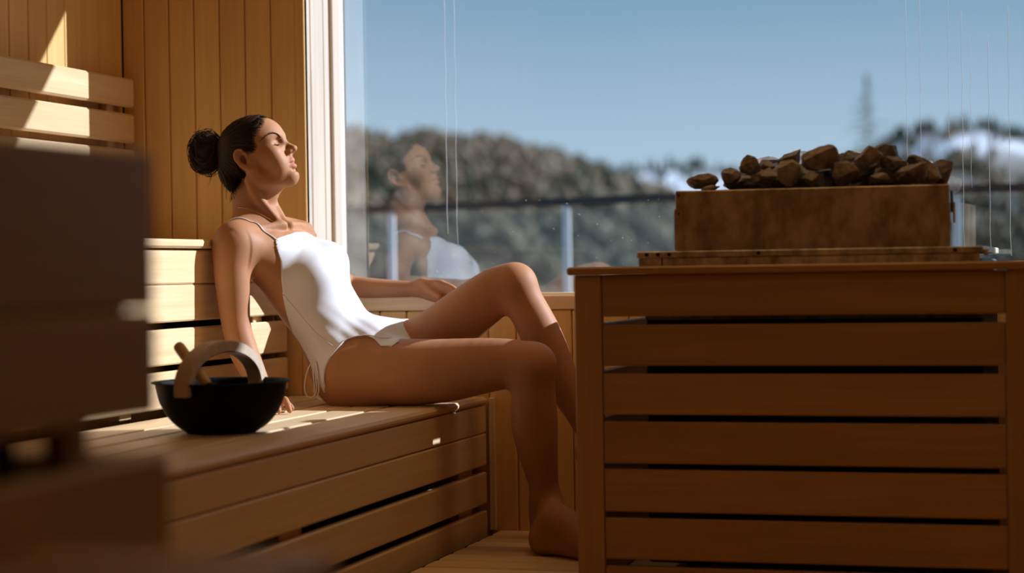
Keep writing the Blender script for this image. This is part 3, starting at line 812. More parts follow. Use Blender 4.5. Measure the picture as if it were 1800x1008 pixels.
def build_head(F):
    A = lambda p, k=0.0, m='add': F.apply(p, k, m)
    A(hell((-0.004, 0.022, 0), (0.088, 0.071, 0.071)))                    # skull
    A(hell((0.025, 0.018, 0), (0.064, 0.062, 0.067)), 0.02)               # forehead
    A(hell((0.030, -0.030, 0), (0.052, 0.062, 0.055)), 0.025)             # middle of the face
    A(hell((0.052, -0.062, 0), (0.030, 0.042, 0.034)), 0.02)              # muzzle
    for s in (-1, 1):
        A(htube([(0.060, -0.100, 0.008 * s), (0.030, -0.094, 0.034 * s), (-0.006, -0.075, 0.050 * s), (-0.014, -0.030, 0.058 * s)],
                [0.016, 0.017, 0.017, 0.016], [0.013, 0.012, 0.011, 0.011]), 0.022)   # jaw
        A(hell((0.049, -0.033, 0.041 * s), (0.024, 0.020, 0.021)), 0.018)  # cheekbone
        A(hell((0.051, -0.062, 0.030 * s), (0.022, 0.026, 0.020)), 0.02)   # cheek
    A(hell((0.0665, -0.1010, 0), (0.0185, 0.0165, 0.019)), 0.016)         # chin
    A(htube([(0.020, -0.098, 0), (0.056, -0.106, 0)], [0.016, 0.013], [0.034, 0.016]), 0.02)
    for s in (-1, 1):
        A(htube([(0.077, 0.008, 0.008 * s), (0.074, 0.012, 0.024 * s), (0.056, 0.010, 0.046 * s)], [0.0095, 0.009, 0.0085]), 0.012)   # brow
        A(hell((0.0815, -0.0075, 0.0335 * s), (0.0130, 0.0105, 0.0165)), 0.012, 'cut')         # socket
        A(hell((0.0590, -0.0065, 0.0325 * s), (0.0148, 0.0122, 0.0160)), 0.003)            # closed eye
        A(htube([(0.0695, -0.0105, 0.0205 * s), (0.0728, -0.0125, 0.0318 * s), (0.0645, -0.0100, 0.0470 * s)], 0.0011), 0.0012, 'cut')  # lid line
    A(htube([(0.078, 0.002, 0), (0.083, -0.008, 0), (0.0905, -0.020, 0), (0.1010, -0.0335, 0)], [0.0085, 0.0080, 0.0080, 0.0082], [0.0090, 0.0080, 0.0082, 0.0088]), 0.010)  # nose
    A(hell((0.1015, -0.0360, 0), (0.0090, 0.0085, 0.0095)), 0.006)        # tip
    for s in (-1, 1):
        A(hell((0.0885, -0.0400, 0.0105 * s), (0.0105, 0.0075, 0.0068)), 0.006)            # wing
        A(hell((0.0955, -0.0455, 0.0075 * s), (0.0058, 0.0040, 0.0036)), 0.003, 'cut')     # nostril
        A(htube([(0.0800, -0.0375, 0.0185 * s), (0.0795, -0.0480, 0.0190 * s)], 0.0016), 0.005, 'cut')
    A(htube([(0.083, -0.050, 0.0), (0.0845, -0.0570, 0.0)], 0.006), 0.008)
    # lips
    A(htube([(0.0680, -0.0665, -0.0235), (0.0815, -0.0635, -0.0110), (0.0850, -0.0622, 0), (0.0815, -0.0635, 0.0110), (0.0680, -0.0665, 0.0235)],
            [0.0036, 0.0058, 0.0064, 0.0058, 0.0036]), 0.005)
    A(htube([(0.0675, -0.0710, -0.0220), (0.0800, -0.0775, -0.0110), (0.0838, -0.0785, 0), (0.0800, -0.0775, 0.0110), (0.0675, -0.0710, 0.0220)],
            [0.0036, 0.0062, 0.0070, 0.0062, 0.0036]), 0.005)
    A(htube([(0.0640, -0.0635, -0.0290), (0.0795, -0.0690, -0.0150), (0.0915, -0.0700, 0), (0.0795, -0.0690, 0.0150), (0.0640, -0.0635, 0.0290)],
            [0.0026, 0.0020, 0.0017, 0.0020, 0.0026]), 0.003, 'cut')
    A(htube([(0.0800, -0.0895, -0.010), (0.0840, -0.0905, 0), (0.0800, -0.0895, 0.010)], 0.003), 0.008, 'cut')
    # ears
    for s in (-1, 1):
        A(hell((-0.018, -0.022, 0.064 * s), (0.014, 0.024, 0.006)), 0.006)
        A(htube([(-0.004, -0.010, 0.068 * s), (-0.012, 0.008, 0.0745 * s), (-0.027, 0.009, 0.079 * s), (-0.034, -0.008, 0.081 * s),
                 (-0.029, -0.028, 0.078 * s), (-0.018, -0.044, 0.072 * s), (-0.008, -0.050, 0.067 * s)],
                [0.0034, 0.0036, 0.0040, 0.0042, 0.0042, 0.0056, 0.0058]), 0.004)
        A(hell((-0.0185, -0.016, 0.0785 * s), (0.0095, 0.0165, 0.0220)), 0.002, 'cut')
        A(htube([(-0.024, 0.000, 0.0720 * s), (-0.0280, -0.014, 0.0740 * s), (-0.0225, -0.030, 0.0720 * s)], [0.0016, 0.0020, 0.0018]), 0.002)
        A(hell((-0.004, -0.026, 0.0675 * s), (0.0045, 0.0065, 0.0045)), 0.004)

def yaw(deg):
    a = math.radians(deg); return (math.sin(a), -math.cos(a), 0.0)

TORSO_PTS = [(-1.8712, 4.9550, 0.4289), (-1.9143, 4.9500, 0.4752), (-1.9604, 4.9300, 0.5805), (-2.0128, 4.9050, 0.6719), (-2.0667, 4.8800, 0.7553), (-2.1200, 4.8720, 0.8127), (-2.1383, 4.8700, 0.8512)]
TORSO_A = [0.074, 0.094, 0.092, 0.094, 0.080, 0.056, 0.050]
TORSO_B = [0.130, 0.152, 0.122, 0.126, 0.138, 0.140, 0.070]
TORSO_S = [yaw(0), yaw(-2), yaw(-6), yaw(-10), yaw(-12), yaw(-12), yaw(-8)]
CH = np.array(TORSO_PTS[4]); 
_T = CH - np.array(TORSO_PTS[3]); _T /= np.linalg.norm(_T)
_S = np.array(yaw(-12)); _S -= _T * (_S @ _T); _S /= np.linalg.norm(_S)
_F = np.cross(_S, _T); 
if _F[0] < 0: _F = -_F
CR = np.stack([_F, _T, _S])
def CHP(f, t, s): return CH + _F * f + _T * t + _S * s

def build_torso(F):
    A = lambda p, k=0.0, m='add': F.apply(p, k, m)
    A(tube(TORSO_PTS, TORSO_A, TORSO_B, TORSO_S))
    for s in (-1, 1):
        A(ell(CHP(0.072, -0.066, 0.054 * s), (0.050, 0.050, 0.056), CR), 0.05)          # bust
    # chest over the armpits
    A(tube([(-2.1356, 4.7400, 0.7909), (-2.0851, 4.7900, 0.7647)], [0.045, 0.050], [0.030, 0.035]), 0.05)
    # hips
    A(ell((-1.8896, 4.8850, 0.4482), (0.086, 0.075, 0.088)), 0.05)
    A(ell((-1.9184, 5.0200, 0.4514), (0.084, 0.075, 0.086)), 0.05)
    A(ell((-1.8347, 4.9500, 0.5454), (0.062, 0.095, 0.055)), 0.05)                                   # lower belly

def build_limbs(F):
    A = lambda p, k=0.0, m='add': F.apply(p, k, m)
    # shoulders and neck
    A(tube([(-2.1302, 4.8750, 0.9627), (-2.1481, 4.8720, 0.9080), (-2.1359, 4.8720, 0.8497)], [0.050, 0.047, 0.056], [0.050, 0.048, 0.060]), 0.030)
    A(tube([(-2.1822, 4.8750, 0.9350), (-2.1733, 4.8600, 0.8732), (-2.1611, 4.7800, 0.8307)], [0.030, 0.036, 0.036]), 0.035)    # trapezius right
    A(tube([(-2.1711, 4.8800, 0.9349), (-2.1633, 4.9200, 0.8695), (-2.1327, 4.9800, 0.8435)], [0.030, 0.034, 0.034]), 0.035)     # trapezius left
    A(tube([(-2.1495, 4.8220, 0.9735), (-2.1186, 4.8280, 0.9213), (-2.0713, 4.8450, 0.8600)], [0.011, 0.012, 0.009]), 0.012)    # neck cords
    A(tube([(-2.1630, 4.9200, 0.9776), (-2.1207, 4.9050, 0.9236), (-2.0698, 4.8800, 0.8606)], [0.011, 0.012, 0.009]), 0.012)
    A(tube([(-2.0604, 4.8500, 0.8538), (-2.0967, 4.7900, 0.8476), (-2.1371, 4.7200, 0.8354)], [0.010, 0.009, 0.011]), 0.014)       # collar bones
    A(tube([(-2.0555, 4.8850, 0.8543), (-2.0521, 4.9400, 0.8552), (-2.0604, 5.0000, 0.8454)], [0.010, 0.009, 0.011]), 0.014)
    A(ell((-2.1481, 4.7250, 0.8000), (0.052, 0.050, 0.054)), 0.05)
    A(ell((-2.0958, 5.0150, 0.8135), (0.046, 0.046, 0.048)), 0.05)
    # right arm, propped on the bench behind her
    A(tube([(-2.1486, 4.7120, 0.8029), (-2.1481, 4.7050, 0.7434), (-2.1423, 4.7000, 0.6692), (-2.1334, 4.6950, 0.5922), (-2.1130, 4.6900, 0.5287), (-2.0807, 4.6800, 0.4701), (-2.0433, 4.6650, 0.4138)],
           [0.046, 0.0475, 0.043, 0.0375, 0.0375, 0.0315, 0.0225], [0.046, 0.047, 0.042, 0.038, 0.038, 0.034, 0.029]), 0.03)
    # left arm, laid along the window sill
    A(tube([(-2.0962, 5.0200, 0.8135), (-2.0910, 5.1000, 0.7697), (-2.0727, 5.1800, 0.7244), (-2.0349, 5.2450, 0.6860), (-1.9692, 5.2450, 0.6771), (-1.8952, 5.2400, 0.6755), (-1.8157, 5.2320, 0.6755)],
           [0.046, 0.043, 0.039, 0.033, 0.0315, 0.0260, 0.0200], [0.046, 0.042, 0.038, 0.034, 0.035, 0.031, 0.026]), 0.03)

def build_legs(F):
    A = lambda p, k=0.0, m='add': F.apply(p, k, m)
    # right leg
    A(tube([(-1.8687, 4.8900, 0.4586), (-1.7542, 4.8750, 0.4595), (-1.6227, 4.8600, 0.4648), (-1.4936, 4.8450, 0.4803), (-1.4095, 4.8300, 0.4840), (-1.3719, 4.8250, 0.4697)],
           [0.086, 0.088, 0.083, 0.070, 0.060, 0.053], [0.090, 0.092, 0.086, 0.070, 0.058, 0.052]), 0.05)
    A(ell((-1.3586, 4.8220, 0.4931), (0.043, 0.043, 0.043)), 0.03)
    A(tube([(-1.3704, 4.8250, 0.4697), (-1.3705, 4.8320, 0.3964), (-1.3723, 4.8400, 0.3301), (-1.3658, 4.8500, 0.2489), (-1.3575, 4.8650, 0.1743), (-1.3552, 4.8750, 0.1071), (-1.3620, 4.8800, 0.0548)],
           [0.051, 0.057, 0.060, 0.050, 0.039, 0.036, 0.036], [0.050, 0.055, 0.056, 0.047, 0.035, 0.031, 0.030]), 0.03)
    # right foot
    d = np.array((0.905, -0.425, 0.0)); n = np.array((0.425, 0.905, 0))
    h = np.array((-1.3558, 4.8183, 0.0340)) 
    h = h + d * 0.014
    A(ell(h, (0.033, 0.032, 0.034)), 0.03)
    A(tube([h + (0, 0, -0.012), h + d * 0.07 + (0, 0, -0.013), h + d * 0.14 + (0, 0, -0.013)], [0.021, 0.020, 0.020], [0.028, 0.033, 0.042], n), 0.02)
    A(tube([h + (0, 0, 0.012), h + d * 0.05 + (0, 0, 0.034), h + d * 0.12 + (0, 0, 0.016), h + d * 0.165 + (0, 0, -0.012)],
           [0.034, 0.044, 0.033, 0.019], [0.030, 0.033, 0.038, 0.042], n), 0.035)
    A(tube([np.array((-1.3521, 4.8750, 0.1071)), h + d * 0.065 + (0, 0, 0.048), h + d * 0.13 + (0, 0, 0.020)], [0.034, 0.032, 0.024], [0.030, 0.030, 0.032], n), 0.05)
    for k, (off, L, r) in enumerate(((-0.030, 0.052, 0.0115), (-0.011, 0.050, 0.0088), (0.006, 0.044, 0.0082), (0.021, 0.036, 0.0078), (0.034, 0.026, 0.0076))):
        b0 = h + d * 0.160 + n * (-off) ; b0[2] = 0.016
        e0 = b0 + d * L; e0[2] = 0.011 if r < 0.011 else 0.0125
        A(tube([b0, (b0 + e0) / 2 + np.array((0, 0, 0.003)), e0], [r * 1.05, r, r * 0.95]), 0.006)
    # left leg, knee raised and foot on its toes
    A(tube([(-1.8800, 5.0200, 0.4747), (-1.7417, 5.0300, 0.5203), (-1.6141, 5.0300, 0.6072), (-1.5252, 5.0250, 0.6690), (-1.4806, 5.0200, 0.6838)],
           [0.086, 0.080, 0.073, 0.064, 0.055], [0.086, 0.080, 0.072, 0.062, 0.054]), 0.05)
    A(ell((-1.4656, 5.0180, 0.6942), (0.046, 0.044, 0.044)), 0.03)
    A(tube([(-1.4712, 5.0200, 0.6746), (-1.4297, 5.0200, 0.6075), (-1.3931, 5.0250, 0.5315), (-1.3491, 5.0300, 0.4284), (-1.3019, 5.0350, 0.3376), (-1.2669, 5.0400, 0.2697)],
           [0.052, 0.053, 0.054, 0.047, 0.036, 0.031], [0.050, 0.051, 0.052, 0.045, 0.034, 0.030]), 0.03)
    hl = np.array((-1.2672, 5.0400, 0.2546)); tl = np.array((hl[0] + 0.085, 5.02, 0.040))
    A(tube([hl, (hl + tl) / 2 + np.array((0.012, 0, 0.01)), tl], [0.034, 0.032, 0.022], [0.030, 0.036, 0.042]), 0.03)
    A(ell(hl + np.array((-0.022, 0, -0.022)), (0.028, 0.028, 0.030)), 0.025)
    for k in range(5):
        b0 = tl + np.array((0.0, -0.030 + 0.0155 * k, 0.0)); r = 0.0110 if k == 4 else 0.0085
        A(tube([b0, b0 + np.array((0.022, 0, -0.019)), b0 + np.array((0.045, 0, -0.0295))], [r * 1.1, r, r]), 0.006)

def build_hands(F):
    A = lambda p, k=0.0, m='add': F.apply(p, k, m)
    # right hand flat on the bench, pointing forward and to the side
    w = np.array((-2.0433, 4.6650, 0.4138)); kn = np.array((-1.992, 4.578, 0.394))
    d = kn - w; L = np.linalg.norm(d); d /= L
    sd = np.cross(d, (0, 0, 1.0)); sd /= np.linalg.norm(sd)          # her right (little finger side)
    A(tube([w, w + d * 0.03, w + d * 0.07, kn], [0.022, 0.019, 0.016, 0.0125], [0.027, 0.031, 0.038, 0.040], sd), 0.015)
    fd = np.array((d[0], d[1], 0)); fd /= np.linalg.norm(fd)
    for off, ln, r, sp in ((-0.030, 0.070, 0.0086, -0.16), (-0.010, 0.078, 0.0088, -0.04), (0.010, 0.072, 0.0084, 0.07), (0.028, 0.056, 0.0075, 0.20)):
        v = fd * math.cos(sp) + sd * math.sin(sp) * 1.0
        b = kn + sd * off + np.array((0, 0, 0.002))
        p = [b - d * 0.012, b + v * ln * 0.40 + np.array((0, 0, 0.012)), b + v * ln * 0.74 + np.array((0, 0, 0.002)), b + v * ln]
        p[3][2] = 0.3735 + r * 0.95
        A(tube(p, [r * 1.12, r * 1.05, r * 0.98, r * 0.86]), 0.005)
    tb = w + d * 0.030 - sd * 0.024
    t2 = tb + d * 0.030 - sd * 0.026; t3 = t2 + d * 0.030 - sd * 0.006
    t2[2] = 0.3735 + 0.016; t3[2] = 0.3735 + 0.0095
    A(tube([tb, t2, t3], [0.0145, 0.0105, 0.0088]), 0.008)
    # left hand hanging over the edge of the sill
    w = np.array((-1.8157, 5.2320, 0.6755)); kn = np.array((-1.7319, 5.2030, 0.6654))
    d = kn - w; L = np.linalg.norm(d); d /= L
    sd = np.array((0.15, -0.55, 0.80)); sd -= d * (sd @ d); sd /= np.linalg.norm(sd)   # thumb side, towards the room
    A(tube([w, w + d * 0.03, kn], [0.0205, 0.0195, 0.0160], [0.027, 0.035, 0.039], sd), 0.012)
    for off, ln, r in ((0.029, 0.072, 0.0085), (0.010, 0.078, 0.0088), (-0.009, 0.072, 0.0084), (-0.026, 0.056, 0.0075)):
        b = kn + sd * off
        dn = np.cross(sd, d); dn = dn if dn[1] > 0 else -dn; dn = dn * 0.35 + np.array((0, 0, -0.8)); dn /= np.linalg.norm(dn)
        p = [b - d * 0.010, b + d * ln * 0.42 + dn * 0.008, b + d * ln * 0.66 + dn * ln * 0.34, b + d * ln * 0.60 + dn * ln * 0.66]
        A(tube(p, [r * 1.12, r * 1.05, r * 0.96, r * 0.85]), 0.005)
    tb = w + d * 0.018 + sd * 0.020
    A(tube([tb, tb + d * 0.022 + np.array((0, -0.016, -0.010)), tb + d * 0.048 + np.array((0, -0.020, -0.022)), tb + d * 0.066 + np.array((0, -0.018, -0.030))],
           [0.015, 0.0125, 0.0100, 0.0085]), 0.010)

# ------------------------------------------------------------------ skin
def skin_material():
    m, nt, b = newmat('skin')
    N = nt.nodes.new; L = nt.links.new
    tc = N('ShaderNodeTexCoord')
    n = N('ShaderNodeTexNoise'); n.inputs['Scale'].default_value = 9; n.inputs['Detail'].default_value = 4
    L(tc.outputs['Object'], n.inputs['Vector'])
    r = N('ShaderNodeValToRGB')
    r.color_ramp.elements[0].position = 0.3; r.color_ramp.elements[1].position = 0.7
    r.color_ramp.elements[0].color = (0.40, 0.188, 0.088, 1); r.color_ramp.elements[1].color = (0.48, 0.235, 0.115, 1)
    L(n.outputs['Fac'], r.inputs[0])
    at = N('ShaderNodeAttribute'); at.attribute_name = 'lip'
    mx = N('ShaderNodeMixRGB'); mx.inputs[2].default_value = (0.50, 0.185, 0.12, 1)
    L(at.outputs['Fac'], mx.inputs[0]); L(r.outputs[0], mx.inputs[1]); L(mx.outputs[0], b.inputs['Base Color'])
    b.inputs['Roughness'].default_value = 0.56
    b.inputs['Specular IOR Level'].default_value = 0.22
    b.inputs['Subsurface Weight'].default_value = 0.12
    b.inputs['Subsurface Radius'].default_value = (1.0, 0.35, 0.18)
    b.inputs['Subsurface Scale'].default_value = 0.012
    n2 = N('ShaderNodeTexNoise'); n2.inputs['Scale'].default_value = 420; n2.inputs['Detail'].default_value = 2
    L(tc.outputs['Object'], n2.inputs['Vector'])
    bp = N('ShaderNodeBump'); bp.inputs['Strength'].default_value = 0.10; bp.inputs['Distance'].default_value = 0.001
    L(n2.outputs['Fac'], bp.inputs['Height']); L(bp.outputs[0], b.inputs['Normal'])
    return m
skin = skin_material()

WO = (-1.86, 4.93, 0.373)
woman = empty('person', WO, label='woman in a white swimsuit leaning back on the lower bench with closed eyes', cat='person')

BF = Field(axis_grid(-2.36, -1.06, 0.0045, (-2.27, -2.01), 0.0021),
           axis_grid(4.42, 5.36, 0.0045, (4.775, 4.965), 0.0021),
           axis_grid(-0.012, 1.19, 0.0045, (0.925, 1.125), 0.0021))
build_torso(BF)
build_legs(BF)
build_head_first = Field(BF.ax[0], BF.ax[1], BF.ax[2][BF.ax[2] > 0.80])
build_head(build_head_first)
build_limbs(BF)
# join the head to the neck
zi = len(BF.ax[2]) - build_head_first.D.shape[2]
A_, B_ = BF.D[:, :, zi:], build_head_first.D
k_ = 0.018
h_ = np.maximum(k_ - np.abs(A_ - B_), 0) / k_
BF.D[:, :, zi:] = np.minimum(A_, B_) - h_ * h_ * k_ * 0.25
HEADD = build_head_first
build_hands(BF)
V, Q = surface_nets(BF)
V = relax(V, Q, 2, 0.45)
body = np_mesh('body', V, Q, skin, woman, WO)
tag(body, 'tanned bare skin')
lip = np.zeros(len(V), np.float32)
q = (V - HO) @ HR.T
for c, r in (((0.087, -0.0630, 0), (0.013, 0.0056, 0.0215)), ((0.086, -0.0775, 0), (0.013, 0.0070, 0.0205))):
    dd = (((q - np.array(c)) / np.array(r)) ** 2).sum(1)
    lip = np.maximum(lip, np.clip((1.25 - dd) / 0.5, 0, 1))
att = body.data.attributes.new('lip', 'FLOAT', 'POINT'); att.data.foreach_set('value', lip)

# ------------------------------------------------------------------ swimsuit: an offset of the torso, cut by its own hems
def poly_sd(px, pz, poly):
    d = np.full(np.broadcast(px, pz).shape, 1e9); inside = np.zeros(d.shape, bool)
    n = len(poly)
    for i in range(n):
        a = poly[i]; b = poly[(i + 1) % n]
        ex, ez = b[0] - a[0], b[1] - a[1]
        wx, wz = px - a[0], pz - a[1]
        t = np.clip((wx * ex + wz * ez) / (ex * ex + ez * ez), 0, 1)
        d = np.minimum(d, (wx - ex * t) ** 2 + (wz - ez * t) ** 2)
        c = ((a[1] <= pz) & (b[1] > pz)) | ((b[1] <= pz) & (a[1] > pz))
        xi = a[0] + (pz - a[1]) / (ez if abs(ez) > 1e-9 else 1e-9) * ex
        inside ^= c & (px < xi)
    return np.where(inside, -np.sqrt(d), np.sqrt(d))

SUIT = [(p[0], p[2]) for p in SUITPOLY]
SF = Field(np.arange(-2.20, -1.64, 0.0025), np.arange(4.70, 5.20, 0.0028), np.arange(0.37, 0.90, 0.0025))
build_torso(SF)
build_legs(SF)
gx, gy, gz = SF.ax[0][:, None, None].astype(float), SF.ax[1][None, :, None].astype(float), SF.ax[2][None, None, :].astype(float)
sd2 = poly_sd(gx[:, :, :] + 0 * gz, gz + 0 * gx, SUIT)          # the side view outline, carried across the body
# the far side of the body is turned a little forward: shear the outline with depth
strip = np.maximum(np.maximum(np.abs(gy - 4.952) - 0.040, gz - 0.55), gx + 1.745)
region = np.minimum(sd2 + 0 * gy, strip)
fold = 0.0008 * np.sin((gz * 0.8 + gx * 0.6) * 190 + 3 * np.sin(gy * 31)) * np.clip((0.66 - gz) / 0.1, 0, 1) * np.clip((gx + 2.05) / 0.1, 0, 1)
SF.D = np.maximum(SF.D - 0.0032 - fold, region).astype(np.float32)
V, Q = surface_nets(SF)
V = relax(V, Q, 2, 0.5)
suit_m = plain('white_swim_fabric', (0.72, 0.725, 0.735), 0.6, spec=0.25)
suit_m.node_tree.nodes['Principled BSDF'].inputs['Sheen Weight'].default_value = 0.1
suit = np_mesh('swimsuit', V, Q, suit_m, woman, WO)
tag(suit, 'white one-piece swimsuit with thin straps')
def on_body(p, off=0.002):
    """nearest point of the skin, moved out by off"""
    ok, l, nrm, _ = body.closest_point_on_mesh(Vector(p) - Vector(WO))
    return l + nrm * off + Vector(WO) if ok else Vector(p)
bpy.context.view_layer.update()
def cord(name, pts, r, mat, parent, snap=False, sub=6, off=0.002, n=6):
    P = catmull(pts, sub)
    if snap: P = [on_body(p, off) for p in P]
    v, f_ = tube_geo(P, r, n)
    base = wloc(parent)
    return mesh_from(name, [Vector(a) - base for a in v], f_, mat, parent, True, base)
cord('shoulder_strap', STRAP_R, 0.0030, suit_m, suit, True, 8, 0.0012)
cord('shoulder_strap', STRAP_L, 0.0030, suit_m, suit, True, 8, 0.0012)
cord('seam', SEAM, 0.0012, suit_m, suit, True, 8, 0.0036)
cord('hem', HEM, 0.0016, suit_m, suit, True, 8, 0.0040)
for t in TIES: cord('side_tie', t, 0.0017, suit_m, suit, False, 8)
gold = plain('gold', (0.85, 0.60, 0.28), 0.25, 1.0)
nk = cord('necklace', NECKLACE, 0.0008, gold, woman, True, 10, 0.0014, 5)
v, f_ = tube_geo([on_body(NECKLACE[-1], 0.001), on_body(NECKLACE[-1], 0.004)], [0.0042, 0.003], 10)
mesh_from('pendant', [Vector(a) - wloc(nk) for a in v], f_, gold, nk, True, wloc(nk))

# ------------------------------------------------------------------ hair
def hair_material():
    m, nt, b = newmat('dark_brown_hair')
    b.inputs['Base Color'].default_value = (0.028, 0.016, 0.009, 1)
    b.inputs['Roughness'].default_value = 0.55
    b.inputs['Specular IOR Level'].default_value = 0.12
    return m
hair = hair_material()
brow_m = plain('brow_hair', (0.06, 0.032, 0.018), 0.9, spec=0.05)
HP = [tuple(p) for p in HAIRPOLY]           # outline of the hair in the head's own side view (forward, up)
xs = np.arange(-2.29, -2.03, 0.0022); ys = np.arange(4.77, 4.97, 0.0022); zs = np.arange(0.93, 1.17, 0.0022)
KF = Field(xs, ys, zs)
KF.apply(hell((-0.006, 0.024, 0), (0.092, 0.0755, 0.0755)))
KF.apply(hell((0.020, 0.022, 0), (0.064, 0.064, 0.067)), 0.02)
KF.apply(htube([(-0.062, -0.01, 0), (*(-0.0892, -0.0215), 0), (*(-0.0926, -0.0570), 0)], [0.032, 0.028, 0.017], [0.052, 0.046, 0.036]), 0.03)
gx, gy, gz = xs[:, None, None], ys[None, :, None], zs[None, None, :]
qf = (gx - HO[0]) * HF[0] + (gy - HO[1]) * HF[1] + (gz - HO[2]) * HF[2]
qu = (gx - HO[0]) * HU[0] + (gy - HO[1]) * HU[1] + (gz - HO[2]) * HU[2]
qs = (gx - HO[0]) * HS[0] + (gy - HO[1]) * HS[1] + (gz - HO[2]) * HS[2]
BUNC = np.array((-0.088, 0.050))
ang = np.arctan2(qu - BUNC[1], qf - BUNC[0])
rad = np.sqrt((qu - BUNC[1]) ** 2 + (qf - BUNC[0]) ** 2)
groove = 0.0009 * np.sin(ang * 46 + 2.0 * np.sin(rad * 60) + qs * 70) + 0.0006 * np.sin(ang * 97 + 1.3 + qs * 180)
hreg = poly_sd(qf, qu, HP)
KF.D = np.maximum(KF.D - 0.001 - groove * np.clip(rad / 0.05, 0, 1), hreg).astype(np.float32)
V, Q = surface_nets(KF)
V = relax(V, Q, 1, 0.4)
hr = np_mesh('hair', V, Q, hair, woman, WO)
tag(hr, 'dark brown hair swept back into a messy bun')
# bun: a core wrapped in loops of hair
bc = H(*BUNPOS)
V_, F_ = [], []
def addtube(pts, r, n=5):
    v, f_ = tube_geo(pts, r, n)
    k = len(V_)
    F_.extend(tuple(i + k for i in q) for q in f_); V_.extend(v)
core = Field(np.arange(bc[0] - .09, bc[0] + .09, .003), np.arange(bc[1] - .09, bc[1] + .09, .003), np.arange(bc[2] - .10, bc[2] + .10, .003))
core.apply(ell(bc, (0.036, 0.040, 0.038), HR))
for k in range(16):
    a = rng.normal(size=3); a /= np.linalg.norm(a); a[2] *= 1.45
    core.apply(ell(bc + a * 0.030, rng.uniform(0.011, 0.020, 3)), 0.006)
Vc, Qc = surface_nets(core); Vc = relax(Vc, Qc, 1, 0.5)
bun = np_mesh('hair_bun', Vc, Qc, hair, hr, WO)
BA = HS * 0.9 + HF * 0.25 + HU * 0.2; BA /= np.linalg.norm(BA)      # the bun is wound about this axis
def lock(k, r0, n, R_lo, R_hi, tilt, thin):
    ax_ = BA + rng.normal(size=3) * tilt; ax_ /= np.linalg.norm(ax_)
    e1 = np.cross(ax_, (0.3, 0.2, 1.0)); e1 /= np.linalg.norm(e1); e2 = np.cross(ax_, e1)
    R0 = rng.uniform(R_lo, R_hi); off = ax_ * rng.uniform(-0.026, 0.026)
    a0 = rng.uniform(0, 6.28); da = rng.uniform(1.4, 3.4)
    pts = []
    for i in range(n):
        t = i / (n - 1); a = a0 + da * t
        rr = R0 * (1 + 0.07 * math.sin(2.3 * a + k)) * (1 - 0.35 * (off @ ax_ / 0.04) ** 2)
        pts.append(bc + off + (e1 * math.cos(a) + e2 * math.sin(a)) * rr * np.array((1.0, 1.0, 1.28)))
    addtube(pts, [r0 * (0.25 + 0.75 * math.sin(math.pi * min(1, max(0, i / (n - 1)))) ** 0.6) if not thin else r0 for i in range(n)], 6 if not thin else 4)
for k in range(70): lock(k, rng.uniform(0.0032, 0.0062), 16, 0.026, 0.043, 0.35, False)
for k in range(170): lock(k, rng.uniform(0.0004, 0.0009), 16, 0.034, 0.050, 0.40, True)
bs = mesh_from('bun_strands', [Vector(v) - Vector(WO) for v in V_], F_, hair, hr, True, WO)
tag(bs, kind='stuff')
# loose strands over the head and at the nape
V_, F_ = [], []
for k in range(150):
    s0 = rng.uniform(-0.062, 0.066); t0 = rng.uniform(0, 1)
    f0 = 0.046 - 0.05 * t0 + rng.uniform(-.004, .004); u0 = 0.074 - 0.055 * t0
    pts = []
    for i in range(12):
        t = i / 11
        f = f0 * (1 - t) + (-0.085) * t; u = u0 * (1 - t) + 0.052 * t + 0.050 * math.sin(math.pi * t) * (1 - abs(s0) / 0.09)
        s = s0 * (1 - t ** 1.6) + 0.0 * t + 0.01 * math.sin(3 * t + k)
        p = np.array((f - (-0.004), u - 0.022, s)); r_ = np.array((0.0935, 0.0775, 0.0770))
        p = p / np.sqrt(((p / r_) ** 2).sum()) * (1 + rng.uniform(-0.002, 0.010))
        pts.append(H(p[0] - 0.004, p[1] + 0.022, p[2]))
    addtube(pts, [0.0003] + [0.0007] * 10 + [0.0003], 4)
for k in range(26):
    s0 = rng.uniform(-0.03, 0.045); b0 = H(-0.078 + rng.uniform(-.01, .012), -0.060, s0)
    e_ = b0 + np.array((rng.uniform(-0.02, 0.012), rng.uniform(-.01, .01), -rng.uniform(0.025, 0.060)))
    m_ = (b0 + e_) / 2 + np.array((rng.uniform(-0.012, 0.004), 0, 0))
    addtube(catmull([b0, m_, e_], 4), [0.0006] * 8 + [0.0002], 4)
for k in range(60):
    a = rng.normal(size=3); a /= np.linalg.norm(a)
    b0 = bc + a * np.array((0.038, 0.038, 0.050))
    e_ = b0 + a * rng.uniform(0.008, 0.026) + rng.normal(size=3) * 0.010
    addtube(catmull([b0, (b0 + e_) / 2 + rng.normal(size=3) * 0.006, e_], 4), [rng.uniform(0.0005, 0.0012)] * 5 + [0.0006, 0.0005, 0.0004, 0.0002], 4)
